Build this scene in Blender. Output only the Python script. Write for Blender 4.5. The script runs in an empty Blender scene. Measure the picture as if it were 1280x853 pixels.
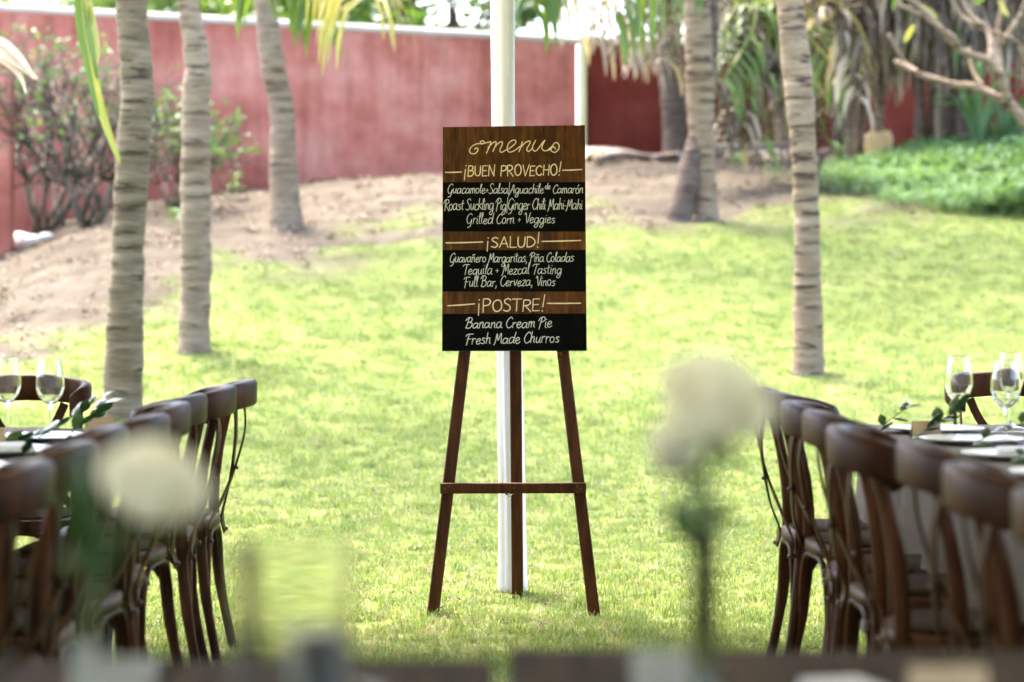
import bpy, math, random
import numpy as np
from mathutils import Vector, Matrix, noise, Euler
random.seed(7)
R = math.radians
S = bpy.context.scene
COL = S.collection

# ---------------------------------------------------------------- camera, sky, sun, exposure
FPX, CAMZ, HOR = 3022.0, 1.21, 350.0          # focal length in pixels of the 1280 px wide photograph, eye height, horizon row
PITCH = math.atan((426.5 - HOR) / FPX)
cam_d = bpy.data.cameras.new('camera'); cam = bpy.data.objects.new('camera', cam_d); COL.objects.link(cam)
cam.location = (0, 0, CAMZ); cam.rotation_euler = (R(90) - PITCH, 0, 0)
cam_d.sensor_width = 36; cam_d.lens = 85; cam_d.clip_start = 0.05; cam_d.clip_end = 2000
cam_d.dof.use_dof = True; cam_d.dof.focus_distance = 8.75; cam_d.dof.aperture_fstop = 2.4
S.camera = cam
SUN_EL, SUN_AZ = R(62), math.atan2(-0.6, 0.8)      # azimuth from +Y towards +X
sd = Vector((math.sin(SUN_AZ) * math.cos(SUN_EL), math.cos(SUN_AZ) * math.cos(SUN_EL), math.sin(SUN_EL)))
W = bpy.data.worlds.new('World'); S.world = W; W.use_nodes = True
nt = W.node_tree; bg = nt.nodes['Background']
sky = nt.nodes.new('ShaderNodeTexSky'); sky.sky_type = 'NISHITA'; sky.sun_disc = False
sky.sun_elevation = SUN_EL; sky.sun_rotation = SUN_AZ; sky.dust_density = 4.0; sky.ozone_density = 0.6; sky.air_density = 0.8
nt.links.new(sky.outputs[0], bg.inputs[0]); bg.inputs[1].default_value = 0.15
sl = bpy.data.lights.new('sun', 'SUN'); sl.energy = 1.5; sl.angle = R(16); sl.color = (1.0, 0.93, 0.82)
so = bpy.data.objects.new('sun', sl); COL.objects.link(so)
so.rotation_euler = (-sd).to_track_quat('-Z', 'Y').to_euler()
S.view_settings.view_transform = 'Standard'; S.view_settings.look = 'None'
S.view_settings.exposure = 3.65; S.view_settings.gamma = 1.0
S.render.engine = 'CYCLES'
S.cycles.max_bounces = 8; S.cycles.transparent_max_bounces = 12; S.cycles.transmission_bounces = 8
S.cycles.caustics_refractive = False; S.cycles.caustics_reflective = False
S.cycles.use_denoising = True; S.cycles.sample_clamp_indirect = 8

# ---------------------------------------------------------------- helpers
def ray(px, py):
    v = Vector((px - 640.0, FPX, 426.5 - py))
    return Matrix.Rotation(-PITCH, 3, 'X') @ v
def P(px, py, Y):                     # the point seen at that pixel, Y metres ahead
    v = ray(px, py); return Vector((0, 0, CAMZ)) + v * (Y / v.y)
KY = [8.5, 11, 14, 16, 18, 20, 23, 26, 30]
KX = [-6, -3, 0, 3, 6]
KZ = [[0, .05, .2, .38, .6, .9, 1.3, 1.6, 1.65], [0, .1, .38, .68, 1.1, 1.5, 1.95, 2.2, 2.25], [0, .1, .38, .68, 1.12, 1.6, 2.1, 2.4, 2.5],
      [0, .1, .36, .62, 1.1, 1.6, 2.1, 2.55, 2.72], [0, .1, .36, .62, 1.1, 1.6, 2.1, 2.55, 2.75]]
def Gv(x, y):
    x = np.asarray(x, float); y = np.asarray(y, float)
    out = 0
    for dy in (-.8, -.4, 0, .4, .8):
        cols = np.stack([np.interp(y + dy, KY, k) for k in KZ])
        t = np.clip((x + 6) / 3, 0, 3.9999); i = t.astype(int); fr = t - i; fr = fr * fr * (3 - 2 * fr)
        a = np.take_along_axis(cols, i[None], 0)[0]; b = np.take_along_axis(cols, i[None] + 1, 0)[0]
        out = out + (a * (1 - fr) + b * fr) / 5
    slope = np.clip((y - 11) / 4, 0, 1)
    out = out + slope * (.03 * np.sin(x * 1.9 + y * .7) + .025 * np.sin(y * 2.3 - x * 1.1) + .012 * np.sin(x * 5.1 + y * 4.3))
    return out
def G(x, y): return float(Gv(np.array([x]), np.array([y]))[0])
def at_ground(px, py):
    v = ray(px, py); v = v / v.y; Y = 7.5
    while Y < 40:
        p = Vector((0, 0, CAMZ)) + v * Y
        if p.z <= G(p.x, p.y): return p
        Y += .04
    return p
GB = ([-6, -3.3, -2.6, -2.2, -1.3, .8, 2.2, 6], [14.6, 15.6, 17.6, 18.8, 19.8, 20.0, 21.2, 22.5])
def grass_mask(x, y):
    b = float(np.interp(x, *GB))
    n = noise.fractal((x * .9, y * .55, 3.1), .9, 2.0, 4) + .5 * noise.noise((x * 3.1, y * 2.3, .4))
    far = .45 if y > b else 0
    return max(0, min(1, .62 + (b - y) * (.32 if y < b else .2) - far + .75 * n))

def firm(prof, e):                    # extra rings beside each corner, so that smooth shading stays in the corner
    out = []
    for i, p in enumerate(prof):
        p = Vector((p[0], p[1]))
        if 0 < i:
            q = Vector(prof[i - 1]); L_ = (q - p).length
            if L_ > 3 * e: out.append(tuple(p + (q - p) / L_ * e))
        out.append(tuple(p))
        if i < len(prof) - 1:
            q = Vector(prof[i + 1]); L_ = (q - p).length
            if L_ > 3 * e: out.append(tuple(p + (q - p) / L_ * e))
    return out
class MB:
    def __init__(s): s.v = []; s.f = []
    def add(s, vs, fs):
        o = len(s.v); s.v += [tuple(v) for v in vs]; s.f += [tuple(i + o for i in f) for f in fs]; return s
    def box(s, c, size, rot=None, taper=1.0):
        vs = []
        for z in (-1, 1):
            k = taper if z > 0 else 1
            for x, y in ((-1, -1), (1, -1), (1, 1), (-1, 1)): vs.append(Vector((x * size[0] / 2 * k, y * size[1] / 2 * k, z * size[2] / 2)))
        m = rot if rot is not None else Matrix.Identity(3)
        return s.add([m @ v + Vector(c) for v in vs], [(3, 2, 1, 0), (4, 5, 6, 7), (0, 1, 5, 4), (1, 2, 6, 5), (2, 3, 7, 6), (3, 0, 4, 7)])
    def bar(s, a, b, w, h, side=(1, 0, 0), ch=0.0):          # a bar of width w along side and depth h, edges chamfered by ch
        a = Vector(a); b = Vector(b); d = (b - a).normalized(); u = Vector(side); u = (u - d * u.dot(d)).normalized(); n = d.cross(u)
        if ch <= 0: prof = [(-w / 2, -h / 2), (w / 2, -h / 2), (w / 2, h / 2), (-w / 2, h / 2)]
        else: prof = [(-w/2+ch, -h/2), (w/2-ch, -h/2), (w/2, -h/2+ch), (w/2, h/2-ch), (w/2-ch, h/2), (-w/2+ch, h/2), (-w/2, h/2-ch), (-w/2, -h/2+ch)]
        k = len(prof)
        vs = [p + u * x + n * y for p in (a, b) for x, y in prof]
        fs = [(i, (i + 1) % k, k + (i + 1) % k, k + i) for i in range(k)] + [tuple(range(k))[::-1], tuple(range(k, 2 * k))]
        return s.add(vs, fs)
    def tube(s, pts, rad, n=8, caps=True, flat=None):        # flat=(vector, ratio): squash the section along a vector
        pts = [Vector(p) for p in pts]; m = len(pts)
        if not hasattr(rad, '__len__'): rad = [rad] * m
        ref = Vector((0.13, .21, 1)).normalized(); vs = []
        d0 = (pts[1] - pts[0]).normalized()
        if abs(d0.dot(ref)) > .9: ref = Vector((1, .1, 0)).normalized()
        u = (ref - d0 * ref.dot(d0)).normalized()
        for i, p in enumerate(pts):
            d = (pts[min(i + 1, m - 1)] - pts[max(i - 1, 0)]).normalized()
            u = (u - d * u.dot(d)).normalized(); w = d.cross(u)
            for k in range(n):
                a = 2 * math.pi * k / n; q = u * math.cos(a) * rad[i] + w * math.sin(a) * rad[i]
                if flat: fv = Vector(flat[0]).normalized(); q -= fv * q.dot(fv) * (1 - flat[1])
                vs.append(p + q)
        fs = [(i * n + k, i * n + (k + 1) % n, (i + 1) * n + (k + 1) % n, (i + 1) * n + k) for i in range(m - 1) for k in range(n)]
        if caps: fs += [tuple(range(n))[::-1], tuple(range((m - 1) * n, m * n))]
        return s.add(vs, fs)
    def lathe(s, prof, n=24, c=(0, 0, 0), cap=True, hard=0):
        if hard: prof = firm(prof, hard)
        c = Vector(c); m = len(prof)
        vs = [c + Vector((r * math.cos(2 * math.pi * k / n), r * math.sin(2 * math.pi * k / n), z)) for r, z in prof for k in range(n)]
        fs = [(i * n + k, i * n + (k + 1) % n, (i + 1) * n + (k + 1) % n, (i + 1) * n + k) for i in range(m - 1) for k in range(n)]
        if cap: fs += [tuple(range(n))[::-1], tuple(range((m - 1) * n, m * n))]
        return s.add(vs, fs)
    def strip(s, pts, wid, side):                            # a leaf-like strip, folded a little along its middle
        pts = [Vector(p) for p in pts]; m = len(pts); vs = []
        for i, p in enumerate(pts):
            d = (pts[min(i + 1, m - 1)] - pts[max(i - 1, 0)]).normalized()
            u = Vector(side); u = u - d * u.dot(d)
            u = u.normalized() if u.length > 1e-5 else d.orthogonal().normalized()
            n = d.cross(u); w = wid[i] / 2
            vs += [p - u * w + n * w * .35, p, p + u * w + n * w * .35]
        fs = []
        for i in range(m - 1):
            a = i * 3; fs += [(a, a + 1, a + 4, a + 3), (a + 1, a + 2, a + 5, a + 4)]
        return s.add(vs, fs)
    def mesh(s, name, mat, smooth=True):
        me = bpy.data.meshes.new(name); me.from_pydata(s.v, [], s.f); me.validate(); me.update()
        if mat: me.materials.append(mat)
        if smooth: me.polygons.foreach_set('use_smooth', [True] * len(me.polygons))
        return me
    def build(s, name, mat, parent=None, smooth=True, loc=None, rot=None, origin=None):
        if origin is not None:
            o = Vector(origin); s.v = [tuple(Vector(v) - o) for v in s.v]
        return link(name, s.mesh(name, mat, smooth), parent, loc, rot)
def link(name, me, parent=None, loc=None, rot=None, scale=None):
    o = bpy.data.objects.new(name, me); COL.objects.link(o)
    if parent is not None: o.parent = parent
    if loc is not None: o.location = loc
    if rot is not None: o.rotation_euler = rot
    if scale is not None: o.scale = (scale,) * 3
    return o
def tag(o, label=None, cat=None, group=None, kind=None):
    if label: o['label'] = label
    if cat: o['category'] = cat
    if group: o['group'] = group
    if kind: o['kind'] = kind
    return o
def empty(name, loc, label, cat, group=None, rz=0):
    o = bpy.data.objects.new(name, None); COL.objects.link(o); o.location = loc; o.rotation_euler.z = rz; o.empty_display_size = .1
    return tag(o, label, cat, group)
KIDS = {}
def kids(o):
    return [c for c in COL.objects if c.parent is o]
def copy_tree(o, label, loc=None, rz=None, group=None):
    c = o.copy(); COL.objects.link(c); c['label'] = label
    if loc is not None: c.location = loc
    if rz is not None: c.rotation_euler.z = rz
    if group: c['group'] = group
    for ch in kids(o):
        d = ch.copy(); COL.objects.link(d); d.parent = c
        for g in kids(ch):
            e = g.copy(); COL.objects.link(e); e.parent = d
    return c
def smooth_pts(pts, k=4, closed=False):
    pts = [Vector(p) for p in pts]; out = []; n = len(pts)
    for i in range(n - 1):
        p0, p1, p2, p3 = pts[max(i - 1, 0)], pts[i], pts[i + 1], pts[min(i + 2, n - 1)]
        for j in range(k):
            t = j / k
            out.append(.5 * ((2 * p1) + (p2 - p0) * t + (2 * p0 - 5 * p1 + 4 * p2 - p3) * t * t + (3 * p1 - p0 - 3 * p2 + p3) * t ** 3))
    out.append(pts[-1]); return out

# ---------------------------------------------------------------- materials
def M_base(name):
    m = bpy.data.materials.new(name); m.use_nodes = True; n = m.node_tree
    return m, n, n.nodes['Principled BSDF']
def noise_node(n, scale, stretch=(1, 1, 1), detail=5, rough=.6, coord='Object', dist=0):
    tc = n.nodes.new('ShaderNodeTexCoord'); mp = n.nodes.new('ShaderNodeMapping'); mp.inputs['Scale'].default_value = stretch
    n.links.new(tc.outputs[coord], mp.inputs[0]); t = n.nodes.new('ShaderNodeTexNoise')
    t.inputs['Scale'].default_value = scale; t.inputs['Detail'].default_value = detail; t.inputs['Roughness'].default_value = rough; t.inputs['Distortion'].default_value = dist
    n.links.new(mp.outputs[0], t.inputs[0]); return t.outputs[0]
def ramp(n, src, stops):
    r = n.nodes.new('ShaderNodeValToRGB'); e = r.color_ramp.elements
    while len(e) < len(stops): e.new(.5)
    for k, (p, c) in enumerate(stops): e[k].position = p; e[k].color = (*c, 1) if len(c) == 3 else c
    n.links.new(src, r.inputs[0]); return r.outputs[0]
def mix(n, a, b, fac, mode='MIX'):
    m = n.nodes.new('ShaderNodeMix'); m.data_type = 'RGBA'; m.blend_type = mode
    for s, v in ((m.inputs[0], fac), (m.inputs[6], a), (m.inputs[7], b)):
        if hasattr(v, 'links') or hasattr(v, 'is_linked'): n.links.new(v, s)
        else: s.default_value = v if not isinstance(v, tuple) else ((*v, 1) if len(v) == 3 else v)
    return m.outputs[2]
def bump(n, b, src, strength, dist=.01):
    k = n.nodes.new('ShaderNodeBump'); k.inputs['Strength'].default_value = strength; k.inputs['Distance'].default_value = dist
    n.links.new(src, k.inputs['Height']); n.links.new(k.outputs[0], b.inputs['Normal'])
def mat(name, stops, scale=6, stretch=(1, 1, 1), rough=.6, bmp=.2, bd=.01, spec=.4, detail=5, dist=0, coat=0):
    m, n, b = M_base(name); t = noise_node(n, scale, stretch, detail, dist=dist)
    k = len(stops); st = [(.3 + .4 * i / max(1, k - 1), c) for i, c in enumerate(stops)]
    n.links.new(ramp(n, t, st), b.inputs['Base Color']); b.inputs['Roughness'].default_value = rough
    b.inputs['Specular IOR Level'].default_value = spec
    if coat: b.inputs['Coat Weight'].default_value = coat; b.inputs['Coat Roughness'].default_value = .25
    if bmp: bump(n, b, t, bmp, bd)
    return m
def leafmat(name, c1, c2, c3, trans=.35, rough=.45, scale=3.0, tint=(1.0, .98, .45)):
    m, n, b = M_base(name)
    oi = n.nodes.new('ShaderNodeObjectInfo'); t = noise_node(n, scale, detail=3)
    add = n.nodes.new('ShaderNodeMath'); add.operation = 'ADD'; n.links.new(t, add.inputs[0])
    ml = n.nodes.new('ShaderNodeMath'); ml.operation = 'MULTIPLY_ADD'; n.links.new(oi.outputs['Random'], ml.inputs[0]); ml.inputs[1].default_value = .3; ml.inputs[2].default_value = -.15
    n.links.new(ml.outputs[0], add.inputs[1])
    c = ramp(n, add.outputs[0], [(.25, c1), (.5, c2), (.78, c3)])
    n.links.new(c, b.inputs['Base Color']); b.inputs['Roughness'].default_value = rough; b.inputs['Specular IOR Level'].default_value = .35
    tr = n.nodes.new('ShaderNodeBsdfTranslucent'); n.links.new(mix(n, c, tint, 1.0, 'MULTIPLY'), tr.inputs[0])
    ms = n.nodes.new('ShaderNodeMixShader'); ms.inputs[0].default_value = trans
    n.links.new(b.outputs[0], ms.inputs[1]); n.links.new(tr.outputs[0], ms.inputs[2])
    n.links.new(ms.outputs[0], n.nodes['Material Output'].inputs[0]); return m
def glassmat(name, tint=(1, 1, 1), rough=0.0):
    m, n, b = M_base(name); b.inputs['Base Color'].default_value = (*tint, 1); b.inputs['Transmission Weight'].default_value = 1
    b.inputs['Roughness'].default_value = rough; b.inputs['IOR'].default_value = 1.46
    return m
M = {}
M['soil'] = None
M['grass'] = leafmat('grass_blades', (.1, .16, .048), (.15, .215, .075), (.245, .265, .125), .45, .6, 1.2)
M['drygrass'] = leafmat('dry_grass_blades', (.22, .2, .12), (.33, .3, .2), (.45, .4, .29), .3, .6, 2)
M['cover'] = leafmat('ground_cover_leaves', (.085, .165, .065), (.135, .235, .105), (.21, .32, .17), .4, .75, 2)
M['litter'] = leafmat('brown_leaf_litter', (.06, .035, .02), (.12, .08, .055), (.24, .18, .14), .1, .8, 2.5)
M['bfrond'] = leafmat('brown_hanging_palm_leaf', (.05, .035, .022), (.11, .08, .055), (.2, .16, .12), .25, .7, 2.5)
M['frond'] = leafmat('green_palm_leaf', (.05, .1, .02), (.1, .16, .03), (.2, .25, .05), .4, .4, 1.5)
M['yfrond'] = leafmat('yellowing_palm_leaf', (.1, .15, .035), (.22, .25, .065), (.4, .32, .1), .4, .4, 1.8)
M['dfrond'] = leafmat('dry_palm_leaf', (.2, .14, .09), (.38, .3, .22), (.55, .47, .38), .25, .7, 2.5)
M['leaf'] = leafmat('tree_leaf', (.04, .09, .015), (.08, .15, .03), (.15, .23, .05), .4, .4, .8)
M['paleleaf'] = leafmat('pale_shrub_leaf', (.06, .11, .035), (.11, .18, .06), (.2, .26, .12), .3, .5, 2)
M['sprig'] = leafmat('glossy_dark_leaf', (.012, .045, .012), (.022, .07, .02), (.04, .11, .03), .12, .3, 14)
M['rose'] = leafmat('cream_rose_petal', (.88, .85, .72), (.92, .9, .82), (.95, .94, .9), .45, .6, 12, (1, .98, .93))
M['twig'] = mat('grey_brown_twig', [(.04, .034, .022), (.1, .088, .06)], 9, rough=.8)
M['chair'] = mat('stained_walnut_chair', [(.011, .0034, .0012), (.038, .013, .0048), (.09, .033, .013)], 9, (1, 1, .35), .48, .12, .003, .1)
M['seat'] = mat('woven_rush_seat', [(.02, .012, .006), (.045, .028, .015)], 40, (1, 6, 1), .9, .5, .004, .05)
M['brass'] = mat('dark_rivet_metal', [(.05, .04, .03), (.09, .07, .05)], 20, rough=.35, bmp=.02)
M['easel'] = mat('reddish_brown_easel_wood', [(.03, .01, .0035), (.062, .02, .007), (.1, .034, .012)], 5, (9, 9, .9), .5, .2, .002, .12)
M['black'] = mat('black_chalkboard_paint', [(.0025, .0025, .0025), (.005, .0048, .0045)], 30, rough=.8, bmp=.05, bd=.001, spec=.03)
M['ink_gold'] = mat('cream_paint_lettering', [(.72, .56, .33), (.85, .7, .47)], 60, rough=.6, bmp=0)
M['ink_white'] = mat('white_chalk_lettering', [(.5, .5, .5), (.72, .72, .71)], 160, rough=.9, bmp=0)
M['cloth'] = mat('white_sheer_fabric', [(.83, .85, .96), (.87, .89, .98)], 25, rough=.9, bmp=.1, bd=.002, spec=.1)
M['canvas'] = mat('white_tent_canvas', [(.74, .7, .63), (.8, .76, .69)], 3, rough=.9, bmp=.1, spec=.1)
for _k, _f in (('cloth', .4), ('canvas', .2)):
  _n = M[_k].node_tree; _t = _n.nodes.new('ShaderNodeBsdfTranslucent'); _t.inputs[0].default_value = (.88, .86, .87, 1) if _k == 'cloth' else (.86, .81, .73, 1); _m = _n.nodes.new('ShaderNodeMixShader'); _m.inputs[0].default_value = _f
  _n.links.new(_n.nodes['Principled BSDF'].outputs[0], _m.inputs[1]); _n.links.new(_t.outputs[0], _m.inputs[2]); _n.links.new(_m.outputs[0], _n.nodes['Material Output'].inputs[0])
M['tcloth'] = mat('grey_beige_table_linen', [(.12, .1, .092), (.165, .14, .13)], 60, rough=.9, bmp=.2, bd=.001, spec=.1)
M['tabletop'] = mat('dark_weathered_table_wood', [(.014, .008, .004), (.034, .02, .011), (.06, .038, .022)], 4, (9, .8, 9), .85, .3, .004, .08)
M['plate'] = mat('white_stoneware', [(.72, .7, .67), (.8, .78, .76)], 8, rough=.25, bmp=.02)
M['dark_bowl'] = mat('black_stoneware', [(.015, .015, .016), (.03, .03, .03)], 8, rough=.3, bmp=.02)
M['card'] = mat('kraft_paper', [(.42, .31, .2), (.5, .38, .26)], 30, rough=.9, bmp=.05)
M['steel'] = mat('flatware_steel', [(.6, .6, .6), (.66, .66, .66)], 8, rough=.2, bmp=0); M['steel'].node_tree.nodes['Principled BSDF'].inputs['Metallic'].default_value = 1
M['glass'] = glassmat('clear_glass'); M['vglass'] = glassmat('smoky_vase_glass', (.3, .34, .3), .02)
M['fglass'] = glassmat('highlight_white_glass', (.97, .97, .95), .12); M['fglass'].node_tree.nodes['Principled BSDF'].inputs['Transmission Weight'].default_value = .7  # white mixed into the glass body stands in for highlights
M['stem'] = mat('green_flower_stem', [(.05, .1, .03), (.1, .16, .05)], 20, rough=.5)
M['stone'] = mat('pale_garden_stone', [(.45, .43, .41), (.7, .68, .66)], 7, rough=.85, bmp=.5)
M['jerry'] = mat('cream_yellow_plastic', [(.5, .33, .12), (.6, .41, .17)], 4, rough=.45, bmp=.05)
M['cap'] = mat('coping_whitewash', [(.4, .37, .33), (.6, .57, .52)], 2.2, rough=.9)
M['post'] = mat('pale_yellow_painted_post', [(.6, .56, .28), (.72, .69, .4)], 3, rough=.9)
M['log'] = mat('dead_bark', [(.07, .05, .04), (.2, .15, .12)], 8, rough=.9, bmp=.5)
M['candle'] = mat('pale_green_candle_wax', [(.62, .68, .35), (.7, .75, .45)], 4, rough=.5, bmp=0)

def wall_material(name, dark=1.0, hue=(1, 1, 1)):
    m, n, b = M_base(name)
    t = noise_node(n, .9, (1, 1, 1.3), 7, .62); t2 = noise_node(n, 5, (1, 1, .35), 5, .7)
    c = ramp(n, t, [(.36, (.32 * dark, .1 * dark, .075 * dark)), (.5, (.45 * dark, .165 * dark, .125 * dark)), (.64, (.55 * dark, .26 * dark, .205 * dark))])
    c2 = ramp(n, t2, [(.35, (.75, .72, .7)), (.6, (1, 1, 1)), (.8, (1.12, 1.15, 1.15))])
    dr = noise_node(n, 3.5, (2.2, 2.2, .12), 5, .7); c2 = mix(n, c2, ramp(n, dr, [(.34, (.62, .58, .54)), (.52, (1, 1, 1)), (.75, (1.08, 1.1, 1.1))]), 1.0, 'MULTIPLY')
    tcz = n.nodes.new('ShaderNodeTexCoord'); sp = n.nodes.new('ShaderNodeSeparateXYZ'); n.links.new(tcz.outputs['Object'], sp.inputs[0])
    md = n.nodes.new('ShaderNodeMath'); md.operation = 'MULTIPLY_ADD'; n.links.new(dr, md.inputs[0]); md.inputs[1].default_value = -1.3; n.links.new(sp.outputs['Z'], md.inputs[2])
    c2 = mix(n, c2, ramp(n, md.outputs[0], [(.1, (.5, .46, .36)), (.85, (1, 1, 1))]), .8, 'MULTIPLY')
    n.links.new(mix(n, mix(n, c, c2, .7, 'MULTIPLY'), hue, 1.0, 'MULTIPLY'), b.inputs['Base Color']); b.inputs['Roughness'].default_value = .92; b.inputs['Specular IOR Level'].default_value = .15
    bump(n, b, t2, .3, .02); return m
M['wall'] = wall_material('mottled_red_stucco'); M['wall_shaded'] = wall_material('shaded_red_stucco', .36, (1.0, .5, .42))  # second is a darker copy of the stucco, tree shade put into its colour

def bark_material(name, light, mid, dark, mark=.6):
    m, n, b = M_base(name)
    t = noise_node(n, 5, (.8, .8, 5.5), 6, .65, dist=.3); big = noise_node(n, 1.6, (1, 1, .7), 4); ring = noise_node(n, 3.2, (1.5, 1.5, 9), 3, .5)
    c = ramp(n, t, [(.3, dark), (.45, mid), (.66, light)])
    c = mix(n, c, ramp(n, big, [(.35, (.8, .72, .58)), (.6, (1.1, 1.08, 1.05))]), .7, 'MULTIPLY')
    r = ramp(n, ring, [(.0, (0, 0, 0)), (mark - .02, (0, 0, 0)), (mark + .05, (1, 1, 1))])
    k_ = .95 if 'tan' in name else .78; rr_m = n.nodes.new('ShaderNodeMix'); rr_m.data_type = 'RGBA'; rr_m.inputs[0].default_value = k_; rr_m.inputs[6].default_value = (0, 0, 0, 1); n.links.new(r, rr_m.inputs[7])
    c = mix(n, c, (dark[0] * .45, dark[1] * .42, dark[2] * .4), rr_m.outputs[2])
    n.links.new(c, b.inputs['Base Color']); b.inputs['Roughness'].default_value = .9; b.inputs['Specular IOR Level'].default_value = .2
    bump(n, b, t, .6, .02); return m
M['bark_tan'] = bark_material('ringed_tan_palm_bark', (.26, .2, .145), (.175, .13, .09), (.095, .068, .048), .585)
M['bark_grey'] = bark_material('ringed_grey_palm_bark', (.25, .2, .15), (.17, .13, .093), (.09, .066, .046), .62)
M['bark_olive'] = bark_material('mossy_palm_bark', (.185, .15, .105), (.11, .087, .056), (.055, .042, .026), .61)
M['bark_dark'] = bark_material('dark_tree_bark', (.13, .1, .08), (.075, .055, .045), (.04, .028, .02), .64)

# boards of the sign: upright streaky grain
m, n, b = M_base('stained_plywood_sign')
t = noise_node(n, 9, (7, 7, .7), 6, .6, dist=.6); t2 = noise_node(n, 3, (3.5, 3.5, .5), 3)
c = ramp(n, t, [(.3, (.03, .0105, .003)), (.48, (.075, .027, .007)), (.7, (.14, .055, .014))])
c = mix(n, c, ramp(n, t2, [(.3, (.6, .58, .55)), (.7, (1.35, 1.3, 1.2))]), 1.0, 'MULTIPLY')
n.links.new(c, b.inputs['Base Color']); b.inputs['Roughness'].default_value = .5; b.inputs['Specular IOR Level'].default_value = .12; bump(n, b, t, .08, .002); M['sign'] = m

# soil / turf by a mask stored on the ground
m, n, b = M_base('soil_and_turf'); at = n.nodes.new('ShaderNodeAttribute'); at.attribute_name = 'turf'
t = noise_node(n, 2.2, detail=8, rough=.7); t2 = noise_node(n, 22, detail=4, rough=.7)
soil = ramp(n, t, [(.3, (.034, .026, .018)), (.5, (.064, .052, .037)), (.72, (.105, .088, .066))])
soil = mix(n, soil, ramp(n, t2, [(.35, (.8, .76, .73)), (.6, (1.06, 1.06, 1.06))]), .8, 'MULTIPLY')
turf = ramp(n, t, [(.3, (.09, .115, .03)), (.55, (.13, .155, .042)), (.78, (.2, .19, .08))])
turf = mix(n, turf, ramp(n, t2, [(.35, (.6, .62, .5)), (.6, (1.1, 1.1, 1.0))]), .8, 'MULTIPLY')
n.links.new(mix(n, soil, turf, at.outputs['Fac']), b.inputs['Base Color']); b.inputs['Roughness'].default_value = .95; b.inputs['Specular IOR Level'].default_value = .1
bump(n, b, t2, .6, .03); M['soil'] = m

# ---------------------------------------------------------------- ground
def axis(segs):
    out = []
    for a, b_, st in segs: out += list(np.arange(a, b_, st))
    return np.array(out + [segs[-1][1]])
gx = axis([(-160, -20, 20), (-20, -8, 1), (-8, 8, .1), (8, 20, 1), (20, 160, 20)])
gy = axis([(-60, -4, 8), (-4, 8, .5), (8, 26, .09), (26, 36, .5), (36, 60, 4), (60, 300, 30)])
XX, YY = np.meshgrid(gx, gy); ZZ = Gv(XX.ravel(), YY.ravel())
rr = np.array([noise.noise((x * 2.7, y * 2.7, 0)) * .5 + noise.noise((x * 7, y * 7, 1)) * .3 for x, y in zip(XX.ravel(), YY.ravel())])
mk = np.array([grass_mask(x, y) if abs(x) < 9 and 8 < y < 32 else (1.0 if y < 16 else .25) for x, y in zip(XX.ravel(), YY.ravel())])
ZZ = ZZ + rr * .022 * np.clip((YY.ravel() - 9.5) / 6, 0, 1) * (1.4 - mk)
nx, ny = len(gx), len(gy)
me = bpy.data.meshes.new('ground')
idx = np.arange(nx * ny).reshape(ny, nx)
F = np.stack([idx[:-1, :-1], idx[:-1, 1:], idx[1:, 1:], idx[1:, :-1]], -1).reshape(-1, 4)
me.from_pydata(np.stack([XX.ravel(), YY.ravel(), ZZ], 1).tolist(), [], F.tolist())
me.polygons.foreach_set('use_smooth', [True] * len(me.polygons))
a_ = me.attributes.new('turf', 'FLOAT', 'POINT'); a_.data.foreach_set('value', mk.astype(np.float32)); me.materials.append(M['soil'])
ground = link('ground', me); tag(ground, kind='structure')

# ---------------------------------------------------------------- scattering of uncountable plants (points + instances in geometry nodes)
hidden = bpy.data.collections.new('scatter_sources')          # not linked to the scene: only referenced
def scatter(name, pts, scales, sources, tilt=.3, label=None):
    me = bpy.data.meshes.new(name); me.from_pydata([tuple(p) for p in pts], [], [])
    at = me.attributes.new('sc', 'FLOAT', 'POINT'); at.data.foreach_set('value', np.array(scales, np.float32))
    o = link(name, me); tag(o, label, kind='stuff')
    col = bpy.data.collections.new(name + '_sources')
    for s in sources: col.objects.link(s)
    ng = bpy.data.node_groups.new(name, 'GeometryNodeTree'); ng.interface.new_socket('Geometry', in_out='INPUT', socket_type='NodeSocketGeometry'); ng.interface.new_socket('Geometry', in_out='OUTPUT', socket_type='NodeSocketGeometry')
    gi = ng.nodes.new('NodeGroupInput'); go = ng.nodes.new('NodeGroupOutput')
    ci = ng.nodes.new('GeometryNodeCollectionInfo'); ci.inputs['Collection'].default_value = col; ci.inputs['Separate Children'].default_value = True; ci.inputs['Reset Children'].default_value = True
    ip = ng.nodes.new('GeometryNodeInstanceOnPoints'); ip.inputs['Pick Instance'].default_value = True
    rv = ng.nodes.new('FunctionNodeRandomValue'); rv.data_type = 'FLOAT_VECTOR'; rv.inputs[0].default_value = (-tilt, -tilt, 0); rv.inputs[1].default_value = (tilt, tilt, 6.283)
    na = ng.nodes.new('GeometryNodeInputNamedAttribute'); na.data_type = 'FLOAT'; na.inputs['Name'].default_value = 'sc'
    L = ng.links
    L.new(gi.outputs[0], ip.inputs['Points']); L.new(ci.outputs[0], ip.inputs['Instance']); L.new(rv.outputs[0], ip.inputs['Rotation'])
    L.new(na.outputs[0], ip.inputs['Scale']); L.new(ip.outputs[0], go.inputs[0])
    md = o.modifiers.new('scatter', 'NODES'); md.node_group = ng
    return o
def src(name, mb, material):
    return bpy.data.objects.new(name, mb.mesh(name, material))
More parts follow.
